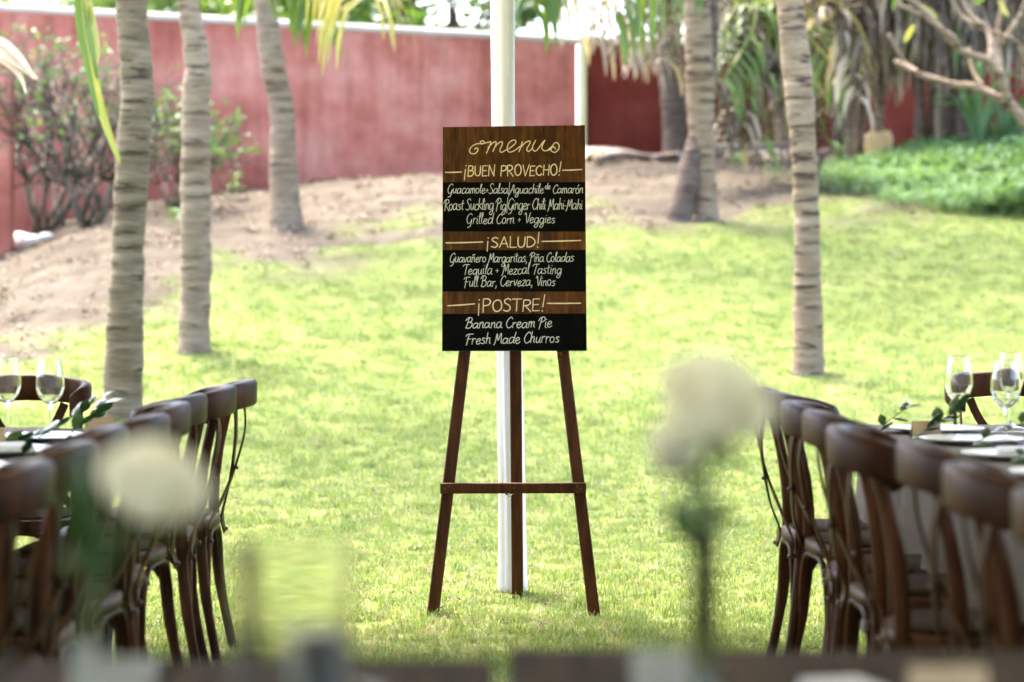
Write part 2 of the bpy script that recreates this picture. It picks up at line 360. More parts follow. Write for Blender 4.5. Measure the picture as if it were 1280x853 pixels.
def grass_tuft(nb, h, spread, w, mt, seed):
    rnd = random.Random(seed); mb = MB()
    for _ in range(nb):
        a = rnd.uniform(0, 6.283); r = spread * math.sqrt(rnd.random()); p = Vector((r * math.cos(a), r * math.sin(a), -.005))
        b = rnd.uniform(0, 6.283); ln = rnd.uniform(.1, .85); hh = h * rnd.uniform(.5, 1.15); d = Vector((math.cos(b), math.sin(b), 0))
        pts = [p, p + Vector((0, 0, hh * .5)) + d * hh * ln * .25, p + Vector((0, 0, hh * (1 - .3 * ln))) + d * hh * ln]
        mb.strip(pts, [w, w * .8, w * .12], Vector((-d.y, d.x, 0)))
    return src('grass_tuft', mb, mt)
tufts = [grass_tuft(16, .03, .05, .0038, M['grass'], k) for k in range(5)] + [grass_tuft(9, .05, .03, .004, M['grass'], 21)] + [grass_tuft(12, .028, .05, .0034, M['drygrass'], 9)]
rs = np.random.RandomState(3)
def lawn_pts(y0, y1, dens, margin=1.0):
    w0 = .212 * y1 + margin; n_ = int(2 * w0 * (y1 - y0) * dens)
    x = rs.uniform(-w0, w0, n_); y = rs.uniform(y0, y1, n_)
    return x, y
pts, scs = [], []
for (y0, y1, dens, mrg, k) in ((2.5, 7.4, 130, .6, 1.1), (7.4, 11, 780, .5, 1.0), (11, 14, 420, .6, 1.15), (14, 17.5, 260, .8, 1.3), (17.5, 23.5, 170, 1.0, 1.3)):
    x, y = lawn_pts(y0, y1, dens, mrg); z = Gv(x, y)
    for i in range(len(x)):
        m_ = grass_mask(x[i], y[i]) if y[i] > 10 else 1
        if m_ > rs.rand() ** 1.4:
            pts.append((x[i], y[i], z[i])); scs.append(k * rs.uniform(.55, 1.25) * (.55 + .45 * m_) * (1 + .25 * noise.noise((x[i] * 1.4, y[i] * 1.4, 9))))
scatter('grass', pts, scs, tufts, .25, 'short bright green lawn grass with dry blades mixed in')

dt = [grass_tuft(11, .034, .05, .0036, M['drygrass'], 30 + k) for k in range(2)]
pts, scs = [], []
for _ in range(9000):
    y = random.uniform(7.4, 12.5); x = random.uniform(-.212 * y - .5, .212 * y + .5)
    if random.random() < .35 + .5 * noise.noise((x * .8, y * .8, 6)) and random.random() < 1.3 - (y - 7.4) / 5: pts.append((x, y, G(x, y))); scs.append(random.uniform(.6, 1.25))
scatter('dry_grass', pts, scs, dt, .35, 'straw coloured dry grass mixed into the near lawn')
# dry leaf litter on the bare slope
def litter_leaf(seed):
    rnd = random.Random(seed); mb = MB()
    for _ in range(4):
        p = Vector((rnd.uniform(-.12, .12), rnd.uniform(-.12, .12), .01)); a = rnd.uniform(0, 6.28); d = Vector((math.cos(a), math.sin(a), rnd.uniform(-.1, .25)))
        L_ = rnd.uniform(.04, .1); mb.strip([p, p + d * L_ * .5 + Vector((0, 0, .012)), p + d * L_], [.008, .035, .004], Vector((-d.y, d.x, .2)))
    return src('dry_leaf', mb, M['litter'])
pts, scs = [], []
for _ in range(4200):
    y = random.uniform(15, 27.5); x = random.uniform(-.215 * y - .6, .215 * y + .6)
    if random.random() > grass_mask(x, y) + .12: pts.append((x, y, G(x, y))); scs.append(random.uniform(.3, 1.0))
for _ in range(420):
    y = random.uniform(8.3, 19); x = random.uniform(-.215 * y - .3, .215 * y + .3); pts.append((x, y, G(x, y) + .015)); scs.append(random.uniform(.12, .4))
scatter('leaf_litter', pts, scs, [litter_leaf(k) for k in range(3)], .3, 'dry fallen leaves strewn over the bare slope')

# low leafy ground cover, upper right
def leafy(nl, h, L_, w, mt, seed):
    rnd = random.Random(seed); mb = MB()
    for _ in range(nl):
        a = rnd.uniform(0, 6.28); z = h * rnd.uniform(.25, 1); d = Vector((math.cos(a), math.sin(a), rnd.uniform(-.2, .6))).normalized()
        p = Vector((0, 0, z)) + d * L_ * rnd.uniform(.2, .9); q = p + d * L_
        mb.strip([p, (p + q) / 2 + Vector((0, 0, L_ * .12)), q], [w * .3, w, w * .15], Vector((-d.y, d.x, 0)))
    mb.tube([(0, 0, 0), (0, 0, h)], [.004, .002], 3)
    return src('leafy_stem', mb, mt)
pts, scs = [], []
for _ in range(9500):
    y = random.uniform(19.6, 25.6); x = random.uniform(2.2, 6.4)
    edge = 3.0 + .35 * math.sin(y * 2.1) + (.5 if y < 21 else 0) + max(0, (21.2 - y)) * .4
    if x < edge or y < 20.9 + .25 * math.sin(x * 3.3) or y > 24.8 + (x - 3) * .3: continue
    if x < edge + .5 and random.random() < .45: continue
    pts.append((x, y, G(x, y))); scs.append(random.uniform(.6, 1.15) * (.3 + .72 * min(1, (x - edge) / 2.4)) * (1 + .3 * noise.noise((x * 1.1, y * 1.1, 4))))
scatter('ground_cover', pts, scs, [leafy(16, .36, .085, .05, M['cover'], k) for k in range(4)], .35, 'dense pale green leafy ground cover on the upper right bank')

# ---------------------------------------------------------------- walls
def wall_thing(name, A, B, th, ztop, label, mt, cope=True, h0=.4):
    A = Vector(A); B = Vector(B); d = (B - A); L_ = d.length; ang = math.atan2(d.y, d.x)
    zb = min(G(A.x, A.y), G(B.x, B.y)) - h0
    root = empty(name, (A.x, A.y, zb), label, 'wall', rz=ang)
    mb = MB(); nx_ = max(2, int(L_ / .25)); nz_ = 8; H_ = ztop - zb - (.08 if cope else 0)
    rows = []
    for side in (0, th):
        o = len(mb.v)
        vs = [(L_ * i / nx_, side + .012 * noise.noise((i * .9, j * .8, side * 9)), H_ * j / nz_) for j in range(nz_ + 1) for i in range(nx_ + 1)]
        fs = [(j * (nx_ + 1) + i, j * (nx_ + 1) + i + 1, (j + 1) * (nx_ + 1) + i + 1, (j + 1) * (nx_ + 1) + i) for j in range(nz_) for i in range(nx_)]
        if side: fs = [f[::-1] for f in fs]
        mb.add(vs, fs)
    mb.box((L_ / 2, th / 2, H_ / 2), (L_ - .004, th - .05, H_ - .004))
    mb.box((.02, th / 2, H_ / 2), (.04, th - .002, H_ - .004)); mb.box((L_ - .02, th / 2, H_ / 2), (.04, th - .002, H_ - .004))
    mb.build('stucco_face', mt, root, smooth=False)
    if cope:
        c = MB(); c.bar((-.03, th / 2, H_ + .04), (L_ + .03, th / 2, H_ + .04), th + .05, .08, (0, 1, 0), .02); c.build('coping', M['cap'], root, smooth=False)
    return root
wall_thing('garden_wall', (-5.35, 24.4), (.745, 27.8), .25, 4.0, 'long mottled pink red stucco wall with pale coping across the back', M['wall'])
wall_thing('boundary_wall', (.862, 27.95), (8.6, 31.0), .25, 4.02, 'red wall beyond the palms, tree shade put into its colour', M['wall_shaded'], cope=True)
wall_thing('side_wall', (-7.6, 21.8), (-4.56, 22.0), .28, 3.05, 'short pink wall end poking in at the far left edge', M['wall'], cope=False)
p = MB(); zg = G(.8, 27.8); p.bar((.805, 27.9, zg - .3), (.805, 27.9, 4.02), .085, .2, (1, 0, 0), .01)
tag(p.build('wall_post', M['post'], smooth=False, origin=(.805, 27.9, zg)), 'narrow pale yellow post between the two red walls', 'post').location = (.805, 27.9, zg)

# ---------------------------------------------------------------- palms
def frond_mesh(name, L_, rise, droop, leaf_len, mt, seed, n=26, hang=.55, width=.045, spread=1.0):
    rnd = random.Random(seed); rb, lb = MB(), MB(); N = 14; pts = []
    for i in range(N + 1):
        t = i / N; pts.append(Vector((L_ * t * (1 - .12 * t * droop), 0, rise * t - droop * L_ * .45 * t * t)))
    rb.tube(pts, [.028 * (1 - .85 * i / N) + .003 for i in range(N + 1)], 5)
    for i in range(n):
        t = .14 + .86 * i / (n - 1); k = min(N - 1, int(t * N)); f = t * N - k; p = pts[k].lerp(pts[min(N, k + 1)], f)
        d = (pts[min(N, k + 1)] - pts[k]).normalized(); ll = leaf_len * (math.sin(math.pi * min(1, t * .75 + .2)) * .9 + .1) * rnd.uniform(.85, 1.1)
        for sgn in (-1, 1):
            out = (Vector((0, sgn * spread, 0)) + d * .75 + Vector((0, 0, rnd.uniform(-.1, .15)))).normalized()
            a = p + out * ll * .45; c = p + out * ll * .8 + Vector((0, 0, -ll * hang)); mid = (p + a) / 2 + Vector((0, 0, .01))
            lb.strip([p, a, c], [width * .7, width, width * .12], d)
    return rb, lb
def frond_obj(root, L_, rise, droop, leaf_len, mt, seed, loc, rot, **kw):
    rb, lb = frond_mesh('frond', L_, rise, droop, leaf_len, mt, seed, **kw)
    lo = lb.build('frond', mt, root, loc=loc, rot=rot); rb.build('midrib', M['yfrond'], lo); return lo
FM = []
for k, (mt, dr) in enumerate([('frond', .9), ('frond', 1.3), ('yfrond', 1.7), ('dfrond', 2.1)]):
    rb, lb = frond_mesh('frond', 2.3, .9 - .25 * k, dr, .55, None, 40 + k, n=24)
    FM.append((lb.mesh('frond', M[mt]), rb.mesh('midrib', M['yfrond'])))
def crown(root, top, n=11, sc=1.0, seed=0):
    rnd = random.Random(seed)
    for i in range(n):
        lm, rm = FM[[0, 0, 1, 1, 0, 1, 2, 1, 0, 1, 3][i % 11]]
        a = 2 * math.pi * i / n + rnd.uniform(-.2, .2)
        f = link('frond', lm, root, loc=top, rot=(0, rnd.uniform(-.5, .15), a), scale=sc * rnd.uniform(.85, 1.1)); link('midrib', rm, f)
def palm(line, base, label, bark, top_z, ring=.07, group='coconut palms on the slope', crown_n=11, depth_lean=0, flare=1.12, cseed=0, crown_sc=1.0, name='coconut_palm'):
    """line: (px centre, py, width px) from the base up"""
    p0 = at_ground(*base); Y = p0.y; root = empty(name, (p0.x, p0.y, p0.z), label, 'palm tree', group)
    ctr, rad = [], []
    for (px, py, w) in line:
        q = P(px, py, Y + depth_lean * (base[1] - py) / 500.0); ctr.append(q); rad.append(w / 2 * q.y / FPX)
    d = (ctr[-1] - ctr[-2]).normalized(); d = (d + Vector((0, 0, .9))).normalized()
    while ctr[-1].z < top_z: ctr.append(ctr[-1] + d * .5); rad.append(max(.055, rad[-1] * .96))
    ctr.insert(0, ctr[0] + Vector((0, 0, -.25))); rad.insert(0, rad[0] * flare)
    cs = smooth_pts([Vector((c.x, c.y, c.z)) for c in ctr], 8); rs_ = smooth_pts([Vector((r, 0, 0)) for r in rad], 8)
    L_ = 0; pts, rr_ = [], []
    # resample finely for the leaf-scar rings
    cum = [0]
    for a, b in zip(cs, cs[1:]): cum.append(cum[-1] + (b - a).length)
    tot = cum[-1]; nn = int(tot / .022); ph = 0; rnd = random.Random(int(base[0])); nxt = 0; saw = 0; stepw = ring
    for i in range(nn + 1):
        s_ = tot * i / nn; k = min(len(cum) - 2, int(np.searchsorted(cum, s_, 'right')) - 1); k = max(k, 0); f = (s_ - cum[k]) / max(1e-6, cum[k + 1] - cum[k])
        c = cs[k].lerp(cs[k + 1], f); r = rs_[k].lerp(rs_[k + 1], f).x
        if s_ > nxt: stepw = ring * rnd.uniform(.6, 1.5); nxt = s_ + stepw
        u = (nxt - s_) / stepw
        wob = .03 * noise.noise((s_ * 2.2, base[0], 0)); pts.append(c + Vector((noise.noise((s_ * 1.3, base[0], 5)) * .012, 0, 0)))
        rr_.append(r * (1 + wob + .028 * (1 - u) - .01 + (.26 * max(0, 1 - s_ / .5) ** 2)))
    mb = MB(); mb.tube(pts, rr_, 18)
    o = Vector(root.location)
    # uneven section: the bark bulges a little here and there
    mb.v = [tuple(Vector(v) + Vector((noise.noise((v[0] * 6, v[1] * 6, v[2] * 9)) * .012, noise.noise((v[0] * 6 + 7, v[1] * 6, v[2] * 9)) * .012, 0))) for v in mb.v]
    mb.build('trunk', M[bark], root, origin=o)
    if crown_n: crown(root, pts[-1] - o, crown_n, crown_sc, cseed)
    root['top'] = tuple(pts[-1]); return root
T1 = palm([(154, 527, 49), (155, 430, 48), (160, 310, 40), (165, 210, 43), (171, 120, 41), (168, 50, 39), (164, 0, 38), (158, -70, 37)], (154, 527), 'thick mossy palm trunk nearest on the left, rising behind the glasses', 'bark_olive', 6.3, crown_n=8, cseed=1)
T2 = palm([(243, 440, 39), (245, 300, 38), (244, 150, 36), (246, 75, 32), (235, 0, 27), (222, -60, 26)], (243, 440), 'slimmer grey palm trunk second from left with orange stained base', 'bark_grey', 6.6, crown_n=8, cseed=2)
T3 = palm([(357, 285, 44), (354, 200, 34), (352, 140, 31), (341, 80, 30), (331, 0, 27), (322, -60, 26)], (357, 285), 'palm trunk leaning left in front of the pink wall', 'bark_grey', 7.2, cseed=3)
T5 = palm([(1010, 467, 40), (1009, 320, 33), (1005, 200, 31), (997, 100, 37), (988, 0, 34), (984, -60, 33)], (1010, 467), 'tan palm trunk with black ring scars nearest on the right', 'bark_tan', 6.4, crown_n=8, cseed=5)
T4 = palm([(881, 275, 34), (879, 200, 30), (875, 100, 36), (871, 0, 32), (868, -60, 30)], (881, 275), 'pale tan palm trunk with rusty base behind the sign on the right', 'bark_tan', 7.0, cseed=6)
T6 = palm([(848, 278, 32), (860, 220, 28), (876, 160, 24), (884, 90, 22), (888, 0, 22)], (848, 276), 'dark slanting trunk crossing behind the pale tan palm', 'bark_dark', 5.6, cseed=7, depth_lean=.8, crown_n=7)
T7 = palm([(843, 195, 30), (842, 130, 30), (839, 60, 29), (836, 0, 28)], (843, 200), 'stout dark palm stump rising under the dry thatch of fronds', 'bark_dark', 5.4, cseed=8, crown_n=7)
T8 = palm([(985, 196, 24), (972, 120, 22), (940, 60, 21), (892, -2, 19), (860, -60, 18)], (985, 196), 'young palm leaning steeply left among the fronds', 'bark_tan', 5.2, cseed=9, crown_n=8)
T9 = palm([(970, 192, 10), (964, 100, 9), (958, 0, 9)], (970, 192), 'very thin dark trunk between the leaning palm and the scarred palm', 'bark_dark', 5.6, cseed=10, crown_n=6, crown_sc=.7)

# fronds that hang into view, each part of its palm
def hanging(root, pts, leaf_mat, n, leaf_len, spread, width, seed, fan=.5, gap=0.0):
    """pts = rachis in world space; leaflets leave both sides and hang"""
    rnd = random.Random(seed); o = Vector(root.location); cs = smooth_pts(pts, 6); rb, lb = MB(), MB()
    m = len(cs); rb.tube(cs, [.02 * (1 - .8 * i / m) + .004 for i in range(m)], 5)
    for i in range(n):
        t = gap + (1 - gap) * i / max(1, n - 1); k = min(m - 2, int(t * (m - 1))); p = cs[k].lerp(cs[k + 1], t * (m - 1) - k); d = (cs[k + 1] - cs[k]).normalized()
        sd_ = d.cross(Vector((0, 1, 0)));
        if sd_.length < .2: sd_ = Vector((1, 0, 0))
        sd_.normalize()
        for sgn in (-1, 1):
            ll = leaf_len * rnd.uniform(.75, 1.1) * (1 - .35 * abs(t - .55))
            out = (sd_ * sgn * spread * rnd.uniform(.6, 1.1) + d * fan + Vector((0, rnd.uniform(-.5, .5), 0))).normalized()
            a = p + out * ll * .4; b = a + (out * .45 + Vector((0, 0, -.75))) * ll * .35; c = b + (out * .15 + Vector((0, 0, -1))) * ll * .3
            lb.strip([p, a, b, c], [width * .6, width, width * .8, width * .15], Vector((1, .3, 0)) if abs(out.x) < .7 else Vector((0, 1, .3)))
    lo = lb.build('frond', M[leaf_mat], root, origin=o); rb.build('midrib', M['yfrond'], lo, origin=o); return lo
hanging(T3, [P(335, -150, 19.6), P(400, -130, 18.5), P(440, -70, 17.8), P(455, -5, 17.4)], 'yfrond', 22, .75, .75, .035, 1, fan=.5, gap=.35)
hanging(T3, [P(322, -150, 19.6), P(365, -110, 19.2), P(385, -50, 19.0), P(395, 10, 18.9)], 'frond', 20, .5, .6, .04, 2, gap=.3)
hanging(T2, [P(222, -170, 16), P(270, -120, 16.5), P(300, -60, 16.8), P(318, -15, 17)], 'frond', 18, .4, .7, .035, 3, gap=.3)
hanging(T4, [P(868, -110, 20), P(760, -110, 20), P(690, -60, 20), P(668, 5, 20)], 'frond', 22, .55, .6, .04, 4, gap=.35)
hanging(T4, [P(868, -70, 20), P(850, -40, 19.8), P(800, -10, 19.6), P(770, 20, 19.5)], 'frond', 22, .45, .9, .04, 5)
# big dead fronds drooping left from the stump
for k, (x1, y1, x2, y2) in enumerate([(790, -20, 725, 45), (800, 10, 748, 62), (815, 20, 780, 80), (825, 30, 806, 92), (850, 40, 835, 90), (812, -30, 700, 20), (780, -30, 690, 10)]):
    hanging(T7, [P(842, -20, 23.2), P((842 + x1) / 2, min(y1, 0) - 25, 22.9), P(x1, y1 - 10, 22.6), P(x2, y2 - 15, 22.4)], 'dfrond', 20, .42, .8, .045, 20 + k, fan=.2, gap=.25)
# brown and green skirt of the leaning palm
for k, (x1, y1, x2, y2, mt) in enumerate([(930, 60, 895, 150, 'bfrond'), (940, 70, 915, 170, 'dfrond'), (950, 80, 945, 175, 'frond'), (920, 50, 905, 120, 'frond'), (975, 70, 985, 170, 'bfrond'),
                                          (1000, 60, 1035, 130, 'bfrond'), (1005, 40, 1060, 100, 'frond'), (985, 80, 1015, 180, 'bfrond'), (930, 70, 925, 165, 'frond'), (905, 40, 885, 110, 'bfrond'), (960, 60, 930, 185, 'bfrond'), (940, 40, 905, 100, 'frond'), (1000, 90, 1040, 185, 'bfrond'), (1010, 60, 1030, 160, 'frond'), (955, 90, 960, 190, 'bfrond')]):
    hanging(T8, [P(955, 60, 23.6), P((955 + x1) / 2, y1 - 35, 23.3), P(x1, y1, 23.0), P(x2, y2, 22.6)], mt, 22, .5, .75, .045, 40 + k, fan=.3, gap=.1)
for k, (pts_, mt) in enumerate([([(1008, 20), (1040, 0), (1075, 35), (1090, 95)], 'bfrond'), ([(1010, 40), (1045, 25), (1062, 70), (1068, 120)], 'dfrond')]):
    hanging(T9, [P(x, y, 22.8 - .1 * i) for i, (x, y) in enumerate(pts_)], mt, 20, .5, .7, .045, 60 + k)
# long yellow-green leaf folded down beside the nearest left trunk, and one at the frame edge, its sunlit gloss put into the pale colour
def blades(root, specs, mt, name='frond'):
    lb = MB(); o = Vector(root.location)
    for pts_, w, side in specs:
        cs = smooth_pts(pts_, 5); m = len(cs)
        lb.strip(cs, [w * (.35 + .65 * math.sin(math.pi * min(1, .15 + .85 * i / (m - 1)))) * (1 if i < m - 1 else .1) for i in range(m)], side)
    return lb.build(name, M[mt], root, origin=o)
blades(T1, [([P(96, -70, 13.6), P(100, 0, 13.5), P(112, 80, 13.4), P(130, 150, 13.4), P(150, 205, 13.4)], .06, (1, .3, 0)),
            ([P(104, -70, 13.7), P(112, 0, 13.6), P(122, 60, 13.5), P(118, 100, 13.5), P(132, 140, 13.5)], .05, (1, -.6, 0)),
            ([P(100, -60, 13.5), P(108, -10, 13.4), P(113, 20, 13.4), P(114, 32, 13.4)], .04, (1, 0, 0))], 'yfrond')
blades(T1, [([P(98, -60, 13.5), P(97, 20, 13.4), P(110, 90, 13.3), P(124, 150, 13.3)], .045, (1, .8, 0)), ([P(106, -60, 13.5), P(110, 20, 13.4), P(118, 70, 13.3), P(122, 100, 13.3)], .05, (1, -.8, 0))], 'frond')
blades(T1, [([P(-60, 60, 14), P(-10, 62, 13.8), P(20, 78, 13.7), P(48, 100, 13.6)], .055, (0, .5, 1)), ([P(-60, 70, 14), P(-5, 72, 13.8), P(25, 95, 13.7), P(33, 118, 13.6)], .035, (0, .5, 1)),
            ([P(-60, 50, 14), P(-5, 50, 13.8), P(22, 68, 13.7), P(40, 92, 13.6)], .045, (0, .6, 1))], 'dfrond')

# ---------------------------------------------------------------- leafy trees and shrubs
def leaf_cloud(nl, rad, L_, mt, seed, clumps=26, flat=.75):
    rnd = random.Random(seed); mb = MB(); cl = []
    for _ in range(clumps):
        v = Vector((rnd.gauss(0, 1), rnd.gauss(0, 1), rnd.gauss(0, 1))).normalized() * rad * rnd.uniform(.35, 1); v.z *= flat; cl.append((v, rad * rnd.uniform(.16, .36)))
    for i in range(nl):
        c, r = cl[i % clumps]; p = c + Vector((rnd.gauss(0, .5), rnd.gauss(0, .5), rnd.gauss(0, .4))) * r
        d = Vector((rnd.uniform(-1, 1), rnd.uniform(-1, 1), rnd.uniform(-.9, .4))).normalized(); l2 = L_ * rnd.uniform(.6, 1.2)
        mb.strip([p, p + d * l2 * .5, p + d * l2], [l2 * .12, l2 * .48, l2 * .05], Vector((rnd.uniform(-1, 1), rnd.uniform(-1, 1), rnd.uniform(-1, 1))))
    return mb.mesh('crown', mt), cl
clouds = [leaf_cloud(4200, 2.1, .24, M['leaf'], k) for k in range(3)]
def leafy_tree(x, y, h, label, k, sc=1.0, rz=0):
    z = G(x, y); root = empty('leafy_tree', (x, y, z), label, 'tree', 'leafy trees beyond the wall', rz)
    t = MB(); t.tube(smooth_pts([(0, 0, -.3), (.1, .05, h * .35), (-.05, 0, h * .7), (0, 0, h)], 4), [.17, .16, .15, .15, .14, .14, .13, .12, .11, .1, .09, .08, .06], 9)
    for i in range(7):
        c = clouds[k][1][i][0] * sc * .8; c = Vector((c.x, c.y, c.z)); t.tube([(0, 0, h * .6), Vector((c.x * .5, c.y * .5, h + c.z * .3 - .2)), (c.x, c.y, h + c.z)], [.06, .04, .015], 6)
    t.build('trunk', M['bark_dark'], root); link('crown', clouds[k][0], root, loc=(0, 0, h), scale=sc)
for i, (x, y, h, k, sc, lb) in enumerate([(-8.5, 33, 2.6, 0, 1.0, 'bright green tree over the far left end of the pink wall'), (-5.6, 34.5, 2.3, 1, .95, 'leafy tree showing above the wall between the two left trunks'),
        (-2.9, 33.5, 2.3, 2, .9, 'bushy tree above the wall right of the leaning palm'), (-.9, 36.5, 2.9, 0, .9, 'sparse tree top with sky sparkling through, left of the white drape'),
        (3.4, 38, 3.6, 1, 1.1, 'tree behind the red wall over the pale tan palm'), (5.2, 34, 3.0, 2, 1.1, 'green tree behind the leaning palm trunk'), (-4.3, 33.5, 2.6, 0, .8, 'low green tree above the wall between the second and third trunks'), (-3.6, 37, 2.7, 1, 1.0, 'far tree whose top shows between hanging yellow leaflets'), (9.2, 37, 3.4, 0, 1.2, 'tree beyond the red wall at the far right')]):
    leafy_tree(x, y, h, lb, k, sc, i * .9)

def branchy(mb, p, d, L_, r, depth, rnd, tips, up=.15, split=2, spread=.55, bend=.2):
    q = p + d * L_ * .5 + Vector((rnd.uniform(-1, 1), rnd.uniform(-1, 1), rnd.uniform(-1, 1))) * L_ * bend * .3; e = p + d * L_
    mb.tube([p, q, e], [r, r * .85, r * .72], 6)
    if depth == 0: tips.append((e, d)); return
    for _ in range(split + (rnd.random() < .3)):
        nd = (d + Vector((rnd.uniform(-1, 1), rnd.uniform(-1, 1), rnd.uniform(-1, 1))) * spread + Vector((0, 0, up))).normalized()
        branchy(mb, e, nd, L_ * rnd.uniform(.65, .9), r * .68, depth - 1, rnd, tips, up, split, spread, bend)
# tangled bare shrub on the left
def shrub(px, py, label, seed, sc, leaf_n, mt='paleleaf'):
    b = at_ground(px, py); root = empty('tangled_shrub', b, label, 'shrub'); rnd = random.Random(seed); tw = MB(); tips = []
    for _ in range(11):
        a = rnd.uniform(0, 6.28); d = Vector((math.cos(a) * .55, math.sin(a) * .4, 1)).normalized()
        branchy(tw, Vector((rnd.uniform(-.15, .15), rnd.uniform(-.1, .1), -.05)), d, .55 * sc, .024 * sc, 4, rnd, tips, .0, 2, .75, .6)
    tw.build('branches', M['twig'], root); lb = MB()
    for i in range(leaf_n):
        e, d = rnd.choice(tips)
        if e.z < .8 * sc and rnd.random() < .6: continue
        p_ = e + Vector((rnd.gauss(0, .06), rnd.gauss(0, .06), rnd.gauss(0, .06))); dd = Vector((rnd.uniform(-1, 1), rnd.uniform(-1, 1), rnd.uniform(-.6, .8))).normalized(); l2 = rnd.uniform(.05, .1)
        lb.strip([p_, p_ + dd * l2 * .5, p_ + dd * l2], [.01, .04, .004], Vector((rnd.uniform(-1, 1), rnd.uniform(-1, 1), 1)))
    lb.build('foliage', M[mt], root)
shrub(60, 290, 'tangled half bare shrub in the left corner of the pink wall', 3, 1.0, 420)
shrub(115, 282, 'thorny grey shrub with few leaves, right of the corner shrub', 5, .95, 300)
shrub(205, 262, 'pale leaved shrub showing between the two left trunks', 8, .6, 420)
# frangipani, upper right
def limb(mb, pts_, r0, r1):
    r0 *= .72; r1 *= .72
    cs = smooth_pts(pts_, 5); m = len(cs); mb.tube([c + Vector((noise.noise(c * 5) * .02, 0, noise.noise(c * 5 + Vector((3, 3, 3))) * .02)) for c in cs], [r0 + (r1 - r0) * i / (m - 1) for i in range(m)], 7)
b = at_ground(1330, 262); fr = empty('frangipani_tree', b, 'bare pale branched frangipani reaching in from the right edge', 'tree'); Yf = b.y
mbf = MB(); Q = lambda x, y, dy=0: P(x, y, Yf + dy)
limb(mbf, [b + Vector((0, 0, -.2)), Q(1315, 220), Q(1285, 160), Q(1262, 130)], .09, .065)
limb(mbf, [Q(1262, 130), Q(1230, 113, .1), Q(1190, 105, .2), Q(1150, 92, .3), Q(1118, 78, .4)], .055, .035)
limb(mbf, [Q(1150, 92, .3), Q(1130, 78, .5), Q(1112, 42, .5)], .035, .025)
limb(mbf, [Q(1262, 130), Q(1240, 80, -.2), Q(1200, 62, -.3), Q(1165, 25, -.3), Q(1120, -15, -.3)], .055, .03)
limb(mbf, [Q(1200, 62, -.3), Q(1190, 45, -.4), Q(1150, 20, -.5), Q(1120, 5, -.5)], .035, .025)
limb(mbf, [Q(1240, 80, -.2), Q(1236, 40, 0), Q(1215, 20, .1), Q(1195, -20, .2)], .045, .03)
limb(mbf, [Q(1236, 40, 0), Q(1200, 18, .2), Q(1180, -25, .2)], .035, .025)
limb(mbf, [Q(1262, 130), Q(1252, 90, .3), Q(1248, 40, .4), Q(1260, -20, .4)], .045, .03)
limb(mbf, [Q(1248, 60, .4), Q(1275, 20, .4), Q(1290, -20, .4)], .035, .025)
limb(mbf, [Q(1285, 160), Q(1290, 110, .3), Q(1275, 60, .3), Q(1255, 45, .3), Q(1225, 35, .3)], .04, .02)
limb(mbf, [Q(1230, 113, .1), Q(1215, 85, .3), Q(1212, 60, .4)], .03, .02)
limb(mbf, [Q(1195, -20, .2), Q(1180, -90, .2), Q(1200, -170, .3)], .03, .02); limb(mbf, [Q(1260, -20, .4), Q(1270, -120, .3), Q(1230, -200, .2)], .03, .02)
mbf.build('branches', M['bark_tan'], fr, origin=b)
for (x, y, a) in [(1137, 42, .5), (1163, 14, -.9), (1228, -2, .9), (1120, 0, .3), (1255, 10, -.5), (1210, -40, .2), (1180, -100, 1), (1235, -190, 0), (1200, -180, -1)]:
    lm = MB(); c = Q(x, y, .2); d = Vector((math.sin(a), 0, math.cos(a))); lm.strip(smooth_pts([c - d * .09, c - d * .03, c + d * .03, c + d * .09], 2), [.012, .04, .055, .06, .055, .04, .01], Vector((d.z, .5, -d.x)))
    lm.build('leaf', M['yfrond'] if (x + y) % 2 else M['frond'], fr, origin=b)

# old many-stemmed trees at the upper right
MR = ['bfrond', 'bfrond', 'frond', 'dfrond', 'bfrond']
def clump(px, py, label, stems, seed, mats, fol, dz=0):
    b = at_ground(px, py); root = empty('banyan_tree', b, label, 'tree'); rnd = random.Random(seed)
    for i, (x0, x1, w, mt) in enumerate(stems):
        mb = MB(); dy = rnd.uniform(-.25, .25); p0 = P(x0, py, b.y + dy); p1 = P((x0 + x1) / 2 + rnd.uniform(-5, 5), py - 90, b.y + dy); p2 = P(x1, py - 200, b.y + dy); p3 = p2 + Vector((rnd.uniform(-.3, .3), 0, 1.2))
        p0.z = G(p0.x, p0.y) - .1; cs = smooth_pts([p0, p1, p2, p3], 6); r = w / 2 * b.y / FPX; m = len(cs)
        mb.tube([c + Vector((noise.noise(c * 2 + Vector((i, 0, 0))) * .05, 0, 0)) for c in cs], [r * (1.25 - .5 * k / m) for k in range(m)], 8); mb.build('stem', M[mt], root, origin=b)
    lb = MB()
    for _ in range(fol[0]):          # long strap leaves hanging in a ragged skirt
        x = rnd.gauss(px + fol[3], fol[1]); y = rnd.uniform(-160, fol[2]) ; q = P(x, y, b.y + rnd.uniform(-.6, .6)); L_ = rnd.uniform(.25, .7); sw = Vector((rnd.uniform(-.5, .5), rnd.uniform(-.5, .5), .25))
        lb.strip([q, q + sw * L_ * .5 + Vector((0, 0, .03)), q + sw * L_ * .8 + Vector((0, 0, -L_ * .55)), q + sw * L_ * .85 + Vector((0, 0, -L_))], [.02, .05, .045, .006], Vector((1, rnd.uniform(-1, 1), 0)))
        if len(lb.f) > 500:
            lb.build('foliage', M[mats[rnd.randrange(len(mats))]], root, origin=b); lb = MB()
    if lb.v: lb.build('foliage', M[mats[0]], root, origin=b)
    lc = link('crown', clouds[seed % 3][0], root, loc=(0, 0, 3.3), scale=.8)
